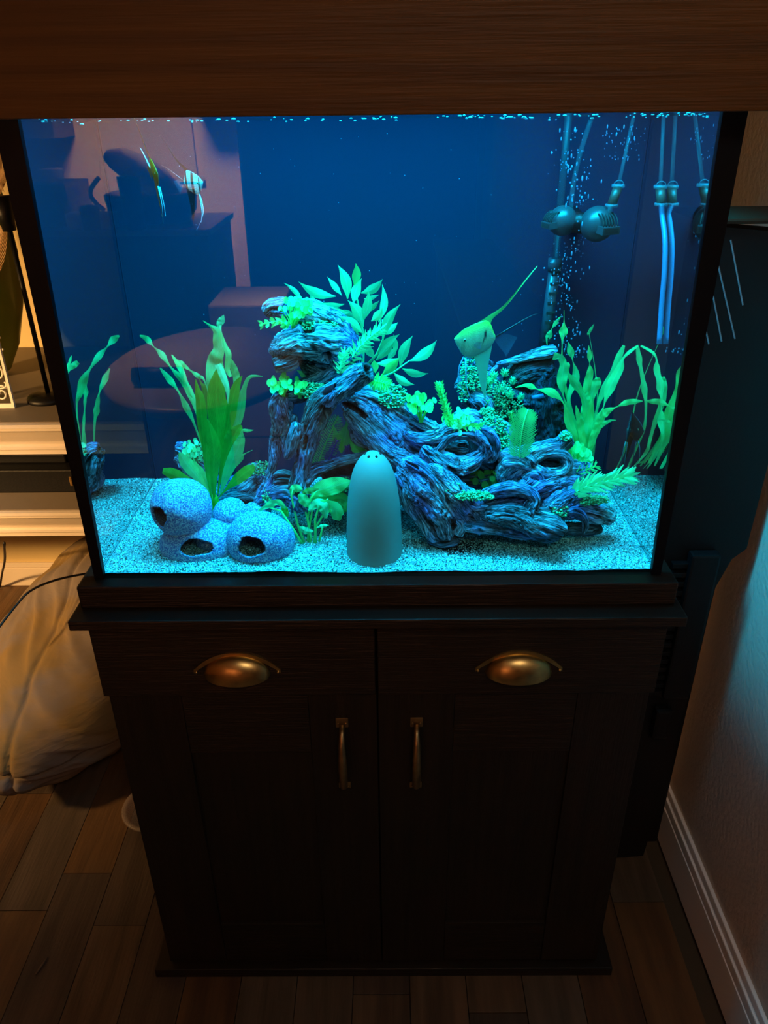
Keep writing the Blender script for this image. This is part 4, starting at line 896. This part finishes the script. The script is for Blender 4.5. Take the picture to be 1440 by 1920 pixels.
f_green = film('green_fin', (.12, .55, .12), .85); f_belly = film('pale_fin', (.10, .46, .32), .92); f_clear = film('clear_fin', (.10, .2, .35), .30)
f_black = film('black_fin', (.01, .01, .015), .95); f_blue = film('blue_filament', (.25, .45, .75), .7); f_gold = film('gold_fin', (1.0, .10, .0), .9); f_white = film('white_fin', (.8, .8, .9), .8)
s0 = mm(890, 630, .13)/3.6
fish('angelfish', 'large angelfish with yellow-green back facing left above the driftwood', pt(800+330/3.6, 480+560/3.6, .13), (1, .12, .03), (0, 0, 1), s0,
     ((.25, .62, .03), (.24, .44, .26), (.12, .46, .44), [(393, 7, .30, .50), (384, 6, .55, .68)], 1), (f_green, f_belly, f_clear, f_black, f_blue))
p = pt(289, 322, .16); fish('angelfish', 'golden orange angelfish near the top left corner of the aquarium', p, (-.45, .85, .12), (-.12, 0, 1), mm(289, 322, .16)*.19,
     ((1.0, .13, .0), (1.0, .12, .0), (.9, .18, .03), []), (f_gold, f_gold, f_gold, f_white, f_white))
p = pt(362, 342, .15); fish('angelfish', 'striped silver and black angelfish near the top left beside the golden one', p, (-.85, .5, .03), (-.10, 0, 1), mm(362, 342, .15)*.17,
     ((.2, .55, .5), (.5, .55, .52), (.45, .6, .6), [(240, 9, 0, 1), (330, 16, 0, 1), (425, 14, 0, 1)]), (f_black, f_black, f_clear, f_black, f_white))
p = pt(1180, 800, .19); fish('angelfish', 'black angelfish in the dark water at right beside the ribbon plant', p, (.35, .93, 0), (.02, 0, 1), mm(1180, 800, .19)*.2,
     ((.014, .016, .02), (.02, .024, .03), (.015, .015, .02), []), (f_black, f_black, f_clear, f_black, film('dark_filament', (.12, .10, .09), .8)))

# ------------------------------------------------------------------ pump, strainer, hoses, bubbles
pp = thing('circulation_pump', 'grey twin-headed circulation pump on the back glass at upper right', 'pump', tuple(pt(1088, 418, .24)))
def head(px, py, Y, r, nozzle):
    c = pt(px, py, Y); k = mm(px, py, Y); R_ = r*k; h = B().ball(c, R_, 28, 18).out('pump_head', m_grey, pp, smooth=True)
    b = B(); d = np.array(nozzle, float); d /= np.linalg.norm(d); side = np.cross(d, (0, 0, 1)); side /= np.linalg.norm(side); up = np.cross(side, d)
    M = np.array([side, up, d]).T
    def q(u, v, w_): return c+M@np.array((u, v, w_))*R_
    b = B()
    for hh, m_ in ((.18, 0),):
        V = [q(u, v, w_) for w_ in (.5, 1.35) for v in (-.30, .12) for u in (-.6, .6)]; b.add(V, [(0, 2, 3, 1), (4, 5, 7, 6), (0, 1, 5, 4), (2, 6, 7, 3), (0, 4, 6, 2), (1, 3, 7, 5)])
    n_ = b.out('nozzle', m_grey, h)
    b = B(); V = [q(u, v, w_) for w_ in (1.34, 1.37) for v in (-.22, .05) for u in (-.5, .5)]; b.add(V, [(0, 2, 3, 1), (4, 5, 7, 6), (0, 1, 5, 4), (2, 6, 7, 3), (0, 4, 6, 2), (1, 3, 7, 5)]); b.out('outlet', m_dark, h)
    b = B()
    for i in range(6):
        a = -.5+i*.2; b.tube([q(a, .12+.62*math.sin(f), .35+.85*math.cos(f)) for f in np.linspace(0, 1.35, 8)], .045*R_, 5)
    b.out('grille_rib', m_dark, h, smooth=True, kind='stuff'); return h
head(1055, 414, .24, 27, (-1, -.35, -.12)); head(1120, 420, .225, 32, (.45, -1, -.12))
B().tube([pt(1060, 416, .24), pt(1120, 420, .235)], .014, 20).out('motor_body', m_plast, pp, smooth=True)
B().tube([pt(1088, 418, .24), (pt(1088, 418, .24)[0], TD-.001, pt(1088, 418, .24)[2])], [.010, .016], 16).out('suction_cup', m_plast, pp, smooth=True)
stn = thing('filter_intake', 'dark slotted filter intake tube standing at the back right of the tank', 'filter intake', tuple(pt(1025, 655, .28)))
m_tube = mat('smoked_tube', (.028, .05, .07), .3, bstr=0)
a, c = pt(1040, 500, .28), pt(1018, 665, .28); B().tube([a, c], [.0085, .0085], 16).out('strainer', m_tube, stn, smooth=True)
B().tube([a+(0, 0, .002), (a[0], a[1], 1.46)], .0055, 12).out('intake_pipe', film('clear_pipe', (.03, .05, .07), .35), stn, smooth=True)
B().tube([a+(0, 0, .012), a-(0, 0, .006)], .0105, 16).out('collar', m_tube, stn, smooth=True)
b = B()
for i in range(9):
    f = (i+.6)/9.3; q = a+(c-a)*f; b.box(q[0]-.0052, q[0]+.0052, q[1]-.0092, q[1]-.0070, q[2]-.0017, q[2]+.0017); b.box(q[0]+.0058, q[0]+.0088, q[1]-.006, q[1]-.003, q[2]-.0017, q[2]+.0017)
b.out('slot', m_dark, stn, kind='stuff')
m_hose = film('clear_hose', (.08, .11, .14), .2); m_hose2 = film('milky_hose', (.06, .14, .28), .8); m_red = film('red_brown_seal', (.22, .05, .04), .9); m_clr = film('clear_plastic', (.2, .25, .3), .35)
def hose(label, topp, con_t, con_b, rest, m_lower, nm='air_hose'):
    t = thing(nm, label, 'hose', tuple(con_b))
    B().tube([tuple(topp), tuple(con_t)], .0026, 10).out('upper_tube', m_hose, t, smooth=True)
    ct, cb = np.array(con_t), np.array(con_b); v = B().tube([ct, cb], .0062, 18).out('check_valve', m_red, t, smooth=True)
    B().tube([ct+(0, 0, .003), ct-(0, 0, .001)], .0088, 18).tube([cb+(0, 0, .001), cb-(0, 0, .0025)], .0088, 18).out('flange', m_clr, v, smooth=True)
    B().tube([ct+np.array((.006*math.cos(x), -.002, .004+.004*math.sin(x))) for x in np.linspace(0, 6.2, 16)], .0006, 5).out('clip', m_clr, v, smooth=True)
    if rest: B().tube([cb]+rest, [.0036]*(len(rest)+1), 12).out('lower_tube', m_lower, t, smooth=True)
    return t
hose('thin clear air tube slanting to a red valve beside the pump', pt(1191, 205, .25), pt(1159, 350, .22), pt(1147, 384, .215), [pt(1142, 398, .215), pt(1136, 410, .22)], m_clr)
hose('milky blue air tube hanging straight down near the right glass', pt(1245, 205, .3785, 0), pt(1238, 352, .3785, 0), pt(1240, 382, .379, 0), list(spline(np.array([pt(x_, y_, .3818, 0) for x_, y_ in ((1241, 400), (1247, 450), (1246, 510), (1241, 570), (1236, 645))]), 22)), m_hose2)
B().tube(list(spline(np.array([pt(1108, 225, .27), pt(1090, 280, .268), pt(1076, 340, .266), pt(1070, 395, .262)]), 14)), .0035, 10).out('return_hose', m_hose, None, smooth=True, label='faint clear hose dropping behind the left pump head', cat='hose')
b = B(); R = random.Random(5)
for i in range(330):
    f = R.random()**.8; py = 240+430*f; px = 1075+R.gauss(0, 17)+14*math.sin(py*.02)-8*f; rr = R.uniform(.0004, .0014); l = R.choice([1, 1, 1.4, 2.6])
    b.ball(pt(px, py, .255+R.uniform(-.04, .02)), rr, 6, 5, (1, 1, l))
for i in range(60): b.ball(pt(R.uniform(1130, 1210), R.uniform(235, 300), R.uniform(.15, .24)), R.uniform(.0003, .0009), 5, 4, (1, 1, R.choice([1, 3])))
for i in range(70): b.ball(pt(R.uniform(330, 1000), R.uniform(250, 640), R.uniform(.03, .2)), R.uniform(.00025, .0006), 5, 4)
tag(b.out('air_bubbles', film('air_bubble', (.2, .3, .45), .6), None, smooth=True), 'column of small air bubbles rising past the pump', 'bubbles', kind='stuff')
o = B().tube([pt(998, 746, .20), pt(1018, 742, .205)], .0035, 10).out('tube_stub', m_hose2, None, smooth=True, label='short blue tube end poking out beside the dark rock', cat='tube')

# ================================================================== BLACK PANEL AT RIGHT
bpn = thing('folded_panel', 'tall black plastic panel folded against the right wall beside the stand', 'panel', (.53, .25, 0))
YP = .18
def PX(px, py, Y=YP): p = pt(px, py, Y); return (p[0], p[2])
prof = [(.452, .03), PX(1207, 1600), (PX(1242, 1500)), PX(1296, 1300), PX(1343, 1100), PX(1372, 1050), (.583, .90), (.585, 1.29), (.44, 1.305)]
prof = [(.452, .045), (PX(1207, 1600)[0], .055), (.552, .22), (.560, .495), (.564, .725), (.580, .78), (.600, .80), (.604, 1.285), (.440, 1.30)]
V = [(x, YP, z) for x, z in prof]+[(x, YP+.055, z) for x, z in prof]; n_ = len(prof)
smoothed(B().add(V, [tuple(range(n_)), tuple(range(2*n_-1, n_-1, -1))]+[(i, i+n_, (i+1) % n_+n_, (i+1) % n_) for i in range(n_)]).out('front_leaf', m_plast, bpn), 20)
B().box(.458, .596, YP+.062, YP+.11, .02, 1.27, .004).out('rear_leaf', m_plast, bpn)
B().box(.436, .614, YP-.008, YP+.12, 1.302, 1.310, .004).out('top_rail', mat('brown_rail', (.03, .016, .008), .6, spec=.2), bpn)
for i, (a, c) in enumerate([((1370, 450), (1393, 572)), ((1345, 490), (1378, 635)), ((1337, 555), (1353, 640)), ((1323, 617), (1329, 645))]):
    B().tube([pt(*a, YP-.0006), pt(*c, YP-.0006)], .0011, 6).out('rib', mat('ribbed_edge', (.16, .19, .22), .3), bpn)
B().box(.505, .552, YP-.022, YP-.001, .50, .80, .004).out('hinge_cover', m_plast, bpn)
b = B()
for i in range(16): b.box(.480, .506, YP-.012, YP-.001, .50+.018*i, .509+.018*i, .001)
b.out('vent_ridge', m_plast, bpn, kind='stuff')
B().box(.50, .53, YP-.02, YP-.001, .40, .47, .006).out('latch', m_plast, bpn)

# ================================================================== LEFT SIDE: wall shelf with things, pouf, cable, bowl
def moulding(name, ytop_px, ybot_px, depth_back, zt_shift=0):
    zt = pt(60, ytop_px, .70)[2]; zb = pt(60, ybot_px, .70)[2]; h = zt-zb
    prof = [(.70, zt), (.70, zt-h*.10), (.706, zt-h*.13), (.706, zt-h*.2), (.712, zt-h*.26), (.722, zt-h*.45), (.732, zt-h*.62), (.735, zt-h*.72), (.728, zt-h*.76), (.728, zt-h*.84), (.734, zt-h*.88), (.734, zb), (WY-.001, zb), (WY-.001, zt)]
    V = [(x, y, z) for x in (-2.2, -.25) for y, z in prof]; n = len(prof)
    return B().add(V, [tuple(range(n)), tuple(range(2*n-1, n-1, -1))]+[(i, (i+1) % n, (i+1) % n+n, i+n) for i in range(n)]), zt, zb
sh = thing('wall_shelf', 'white two-tier wall shelf with thick moulded edges left of the aquarium', 'shelf', (-1.2, 1.0, .5))
b, zt1, zb1 = moulding('s', 797, 863, 0); b.out('upper_shelf', m_white, sh)
b, zt2, zb2 = moulding('s', 962, 1018, 0); b.out('lower_shelf', m_white, sh)
m_top = mat('grey_brown_shelf_top', (.16, .125, .085), .6, bstr=.15)
B().box(-2.19, -.26, .712, WY-.003, zt1+.0002, zt1+.003).out('shelf_liner', m_top, sh)
B().box(-2.19, -.26, .712, WY-.003, zt2+.0002, zt2+.003).out('shelf_liner', m_top, sh)
B().box(-2.1, -2.05, .76, WY-.002, zb2, zt1-.001).box(-.42, -.36, .76, WY-.002, zb2, zt1-.001).out('upright', m_white, sh)
zs1 = zt1+.003; zs2 = zt2+.003
# scrollwork stand frame
fr = thing('scroll_frame', 'white openwork scroll panel standing on the upper shelf at the left edge', 'decor panel', tuple(pt(18, 790, .86)))
YS = .80; z0 = zs1; A_ = pt(20, 790, YS); z1_ = pt(8, 547, YS)[2]; xr = pt(34, 790, YS)[0]; xl = xr-.16
m_scr = mat('white_scroll_paint', (.82, .74, .6), .5, bstr=0)
B().box(xl, xr, YS, YS+.008, z0, z0+.010, .001).box(xl, xr, YS, YS+.008, z1_-.008, z1_, .001).box(xr-.006, xr, YS+.0002, YS+.0078, z0+.0101, z1_-.0081).box(xl, xl+.006, YS+.0002, YS+.0078, z0+.0101, z1_-.0081).out('frame', m_scr, fr)
b = B()
for j in range(5):
    for i in range(4):
        cx = xr-.024-i*.037; cz = z0+.035+j*(z1_-z0-.06)/4.2; sg = 1 if (i+j) % 2 else -1
        b.tube([(cx+sg*(.004+.0135*(t_/16))*math.cos(t_*.55), YS+.004, cz+(.004+.0175*(t_/16))*math.sin(t_*.55)) for t_ in range(17)], .0022, 6)
        b.tube([(cx+sg*.016*math.cos(a_), YS+.004, cz+.022+.010*math.sin(a_)) for a_ in np.linspace(2.5, 5.6, 8)], .0022, 6)
b.out('scrollwork', m_scr, fr, smooth=True)
# black floor-lamp-like stand on the shelf
ls = thing('lamp_stand', 'black pole on a round base standing on the upper shelf against the tank', 'stand', tuple(pt(92, 745, .84)))
c = pt(92, 745, 0.84); c = np.array((c[0], .86, zs1)); c[0] = pt(92, 745, .86)[0]
B().lathe([(.001, .018), (.03, .017), (.046, .012), (.050, .006), (.050, 0), (.001, 0)], c, 36).out('base', m_plast, ls, smooth=True)
topq = pt(33, 400, .86); B().tube([c+(0, 0, .015), (c[0]-.004, .86, topq[2]-.03)], .0055, 12).out('pole', m_plast, ls, smooth=True)
B().tube([(c[0]-.004, .86, topq[2]-.035), (c[0]-.006, .86, topq[2]+.035)], [.014, .019], 16).out('socket', m_plast, ls, smooth=True)
# large green leaves of a potted plant behind
gp_ = thing('green_vase', 'tall tapering olive green glass vase standing on the upper shelf behind the scroll panel', 'vase', (-1.15, 1.15, zs1))
m_vase = mat('olive_glass', (.26, .30, .02), .4, spec=.3, mottle=(.10, .14, .01), mscale=(5, 5, 3), bstr=0, coat=.3)
cvx = pt(60, 640, 1.05); cx = cvx[0]-.125
B().lathe([(.001, 0), (.03, .0), (.05, .015), (.085, .08), (.115, .18), (.128, .3), (.125, .42), (.105, .56), (.075, .68), (.06, .76), (.062, .80), (.055, .80), (.05, .76)], (cx, 1.05, zs1), 40).out('body', m_vase, gp_, smooth=True)
b = B()
for i in range(5): b.ball((cx+.083, .975, zs1+.09+.03*i), .0028, 8, 5)
b.out('bead_trim', m_scr, gp_, smooth=True, kind='stuff')
lv = thing('dried_leaf_spray', 'spray of dry tan pointed leaves hanging at the upper left beside the hood', 'dried leaves', (cx, 1.05, zs1+.8))
m_tan = leafmat('tan_leaf', (.75, .48, .2), (.6, .36, .13), .2)
for i, (a, c_, w_) in enumerate([((-40, 400), (22, 300), 26), ((-30, 560), (16, 395), 30), ((-30, 300), (8, 360), 20), ((14, 270), (24, 305), 7), ((-30, 250), (6, 330), 24)]):
    leafobj(leaf2(a, c_, w_, .93, .93), m_tan, lv, seed=i)
B().tube([(cx, 1.05, zs1+.78), pt(-30, 400, .95), pt(-35, 260, .93)], .003, 6).out('stem', m_tan, lv, smooth=True)
# boxes on the lower shelf
xr_ = pt(140, 900, .80)[0]
cb = thing('media_box', 'slim black media box lying on the lower shelf beside the tank', 'media player', (xr_-.25, .9, zs2))
B().box(xr_-.55, xr_, .80, 1.05, zs2, zs2+.062, .004).out('case', m_plast, cb); B().box(xr_-.012, xr_-.006, .797, .7999, zs2+.02, zs2+.045, .001).out('knob', mat('brass_knob', (.5, .3, .1), .3, metal=1, bstr=0), cb)
cb = thing('router_box', 'flat black box stacked on the slim media box on the lower shelf', 'box', (xr_-.25, .9, zs2+.063))
B().box(xr_-.52, xr_-.03, .84, 1.04, zs2+.0625, zs2+.085, .003).out('case', m_plast, cb)
# cable
m_cable = mat('black_cable', (.01, .009, .008), .4, bstr=0)
fl = .004
B().tube(list(spline(np.array([pt(8, 1018, .76), pt(9, 1050, 1.0), pt(4, 1075, 1.2), (*pt(0, 1100, fl, 2)[:2], fl)]), 20)), .0035, 7).out('power_cable', m_cable, None, smooth=True, label='black cable hanging from under the lower shelf at the left edge', cat='cable')

# pouf
pf = thing('bean_bag', 'large slumped tan bean bag with faded grey patches on the floor left of the stand', 'bean bag', (-1.0, .85, 0))
nu, nv = 280, 150; cxp, cyp, rot_, hgt = -.772, .754, 1.402, .376
PHg, THg = np.meshgrid(np.pi*np.arange(nv+1)/nv, 2*np.pi*np.arange(nu)/nu, indexing='ij'); PHg = PHg.ravel(); THg = THg.ravel()
Q = np.c_[np.sin(PHg)*np.cos(THg), np.sin(PHg)*np.sin(THg), np.cos(PHg)]
x = Q[:, 0]*.526; y = Q[:, 1]*.247; u = (1+Q[:, 2])/2
x, y = x*math.cos(rot_)-y*math.sin(rot_), x*math.sin(rot_)+y*math.cos(rot_)
P = np.c_[cxp+x+.079*u**2.06, cyp+y+.339*u**2.06, hgt*u]
nrm = np.c_[x, y, Q[:, 2]*.2]; nrm /= np.linalg.norm(nrm, axis=1)[:, None]+1e-9
wr = .020*fbm(P*6, 2, 92)+.010*(1-np.abs(noise(np.c_[P[:, 0]*5, P[:, 1]*5, P[:, 2]*34+P[:, 0]*16], 91))*2)+.005*noise(np.c_[P[:, 0]*12, P[:, 1]*12, P[:, 2]*80+P[:, 0]*40], 93)
wr -= .012*np.exp(-((P[:, 0]+.815)/.006)**2)+.012*np.exp(-((P[:, 2]-.15+.12*(P[:, 0]+.8))/.005)**2)
gx_, gy_, gz_ = pt(128, 1165, .66); dg = np.linalg.norm(P-np.array((gx_, gy_, gz_)), axis=1); ag = np.arctan2(P[:, 2]-gz_, P[:, 0]-gx_)
wr += np.exp(-(dg/.09)**2)*.004*np.sin(ag*11)*np.clip(dg/.04, 0, 1)
P = P+nrm*wr[:, None]; P[:, 2] = np.maximum(P[:, 2], .001)
P[:, 1] = np.minimum(P[:, 1], WY-.02)
F = [(i*nu+k, (i+1)*nu+k, (i+1)*nu+(k+1) % nu, i*nu+(k+1) % nu) for i in range(nv) for k in range(nu)]
m_pf = mat('tan_fabric', (.175, .115, .045), .9, spec=.1, mottle=(.15, .12, .10), mscale=(4.5, 4.5, 7), bscale=(16, 16, 90), bstr=.7, detail=4, lo=.44, hi=.58)
mesh('cover', P, F, m_pf, pf)
# cable lying on the bean bag edge and floor
B().tube(list(spline(np.array([pt(-20, 1200, .52), pt(30, 1135, .60), pt(60, 1106, .64), pt(110, 1086, .72), pt(175, 1073, .80)]), 20)), .003, 7).out('power_cable', m_cable, None, smooth=True, label='thin black cable running over the bean bag toward the stand', cat='cable')
# bowl on floor behind stand
bw = B().lathe([(.001, .004), (.045, .004), (.060, .030), (.070, .034), (.073, .030), (.066, .024), (.052, 0), (.001, 0)], (-.525, .338, .0005), 48).out('pet_bowl', film('clear_bowl_glass', (.35, .28, .24), .35), None, smooth=True, label='round clear bowl rim peeking out on the floor behind the stand', cat='bowl')

# ================================================================== ROOM BEHIND THE CAMERA (seen as reflection in the front glass)
dk = mat('dark_cabinet', (.03, .022, .02), .5)
kc = thing('kitchen_counter', 'dark kitchen counter reflected at upper left of the front glass', 'counter', (-1.2, -3.3, 0))
p1 = mir(385, 425, 3.1); kx1 = p1[0]; ztop = .90
B().box(-2.4, kx1, -3.75, -3.12, .0, ztop-.03).out('cabinet', dk, kc); B().box(-2.42, kx1+.02, -3.77, -3.10, ztop-.029, ztop, .004).out('worktop', mat('worktop', (.22, .15, .11), .35), kc)
def K(px, d=3.3): return mir(px, 400, d)[0]
uc = thing('wall_cabinet', 'dark wall cabinet reflected at the top left corner of the front glass', 'cabinet', (-2.2, -4.1, 1.6))
B().box(mir(-60, 0, 4.0)[0], mir(105, 250, 4.0)[0], Y0+.002, Y0+.33, 1.28, 2.2, .004).out('case', dk, uc)
pc_ = thing('reflection_blocker', 'tall black block added to keep the lit wall out of the tank reflection', 'cabinet', (-.2, -4.1, 0))  # added black block, blocks the lit wall from the glass reflection
B().box(mir(428, 0, 3.9)[0], mir(905, 0, 3.9)[0], Y0+.002, Y0+.5, 0, 2.3, .004).out('case', mat('unlit_black', (.006, .006, .007), .7, spec=.1, bstr=0), pc_)
uc = thing('wall_cabinet', 'dark wall cabinet reflected left of the blue water above the counter end', 'cabinet', (-.9, -4.1, 1.6))
B().box(mir(325, 0, 4.0)[0], mir(427, 250, 4.0)[0], Y0+.002, Y0+.33, 1.42, 2.2, .004).out('case', dk, uc)
dr = struct(B().box(mir(222, 0, 4.2)[0], mir(326, 0, 4.2)[0], Y0+.0005, Y0+.03, 0, 2.05, .003).out('door_1', mat('peach_door', (.8, .42, .26), .6)))
B().box(mir(222, 0, 4.2)[0], mir(340, 0, 4.2)[0], Y0+.031, Y0+.045, 1.02, 1.06, .004).out('rail', mat('peach_rail', (.95, .55, .36), .6), dr)
mw_ = thing('microwave', 'black microwave reflected on the counter at far left', 'microwave', (K(95), -3.5, ztop)); B().box(K(62), K(138), -3.6, -3.25, ztop, ztop+.2, .008).out('case', m_plast, mw_); B().box(K(75), K(105), -3.5, -3.35, ztop+.201, ztop+.26, .006).out('jar', m_white, mw_)
ro = thing('roaster_oven', 'roaster with propped glass lid reflected on the counter', 'roaster', (K(262), -3.4, ztop))
c = np.array((K(268), -3.49, ztop)); B().lathe([(.001, 0), (.19, 0), (.23, .05), (.24, .13), (.22, .14), (.001, .14)], c, 32).out('pot', m_plast, ro, smooth=True)
Mx = np.array(Matrix.Rotation(-.62, 3, 'Y').transposed()).T
B().lathe([(.23, 0), (.225, .03), (.18, .07), (.1, .095), (.001, .10)], c+(-.02, 0, .19), 32, M=np.array(Matrix.Rotation(.62, 3, 'Y'))).out('lid', mat('steel_lid', (.5, .42, .36), .3, metal=1, bstr=0), ro, smooth=True)
B().tube([c+np.array((-.26-.06*math.sin(t_), 0, .05+.16*t_/3.14)) for t_ in np.linspace(0, 3.14, 10)], .012, 8).out('handle', m_plast, ro, smooth=True)
bx = thing('napkin_box', 'pale napkin box reflected on the counter front', 'box', (K(175), -3.25, ztop)); B().box(K(130, 3.2), K(215, 3.2), -3.24, -3.13, ztop, ztop+.075, .006).out('box', mat('pale_card', (.75, .6, .45), .7), bx)
for nm, px, r_, h in (('cup', 168, .05, .11), ('tumbler', 250, .055, .24)):
    B().lathe([(.001, 0), (r_*.85, 0), (r_, h), (r_*.92, h), (r_*.8, .01)], (K(px, 3.13), -3.135, ztop+.0005), 24).out(nm, m_plast, None, smooth=True, label='black %s reflected on the kitchen counter edge' % nm, cat='cup')
# dining table with rolled item
tb = thing('dining_table', 'brown round-edged table with dark rolled mat reflected low in the left glass', 'table', (-.75, -1.2, 0))
pa, pb = mir(235, 735, 1.15), mir(470, 735, 1.15); tcx, tz_ = (pa[0]+pb[0])/2, .745
V = []; n_ = 48
B().lathe([(.001, -.03), (.46, -.03), (.48, -.02), (.48, -.005), (.46, 0), (.001, 0)], (0, 0, 0), 64).out('tabletop', mat('brown_tabletop', (.34, .2, .13), .35), tb, smooth=True)
o = bpy.data.objects['tabletop']; o.scale = (.62, .9, 1); o.location = Vector((tcx, -1.42, tz_))-WORLD[tb.name]
B().tube([(tcx, -1.42, .04), (tcx, -1.42, tz_-.031)], .05, 16).out('pedestal', dk, tb); B().lathe([(.26, 0), (.25, .02), (.05, .045)], (tcx, -1.42, 0), 32).out('foot', dk, tb)
q = mir(300, 742, 1.2); B().tube([(mir(256, 740, 1.2)[0], -1.2, tz_+.0255), (mir(345, 740, 1.2)[0], -1.2, tz_+.0255)], .025, 16).out('rolled_mat', m_plast, None, smooth=True, label='dark rolled mat reflected on the brown table', cat='mat')
# tan block standing in for a lit floor patch reflected behind the driftwood head
sb = thing('floor_patch_block', 'tan block standing in for a lit floor patch reflected behind the driftwood head', 'box', (-.35, -2.6, 0))
B().box(mir(392, 600, 2.6)[0], mir(530, 600, 2.6)[0], -3.0, -2.6, 0, mir(450, 572, 2.6)[2], .01).out('case', mat('floor_patch_tan', (.5, .3, .2), .7), sb)
# long sideboard at right
sd = thing('sideboard', 'long dark sideboard reflected diagonally at the right of the front glass', 'sideboard', (.4, -2.2, 0))
B().box(WX-.32, WX-.005, -3.7, -1.3, 0, .72).out('case', dk, sd); B().box(WX-.34, WX-.003, -3.72, -1.28, .721, .75, .004).out('top', mat('sideboard_top', (.16, .09, .07), .35), sd)

# small chip on the floor
B().tube([pt(66, 1827, .002, 2), pt(78, 1810, .003, 2), pt(90, 1794, .002, 2)], [.0015, .0022, .0012], 6).out('wood_chip', mat('chip', (.12, .08, .05), .8), None, smooth=True, label='small wood splinter lying on the floor at lower left', cat='splinter')

# groups for things of one kind
for o in list(bpy.data.objects):
    if o.parent is None and 'category' in o:
        st_ = o.name.split('.')[0]
        for nm, gr in (('angelfish', 'angelfish in the aquarium'), ('ribbon_plant', 'ribbon-leaf plants in the aquarium'), ('air_hose', 'air tubes with red valves'), ('wall_cabinet', 'dark wall cabinets in the kitchen reflection'), ('power_cable', 'black cables at the left')):
            if st_ == nm: o['group'] = gr
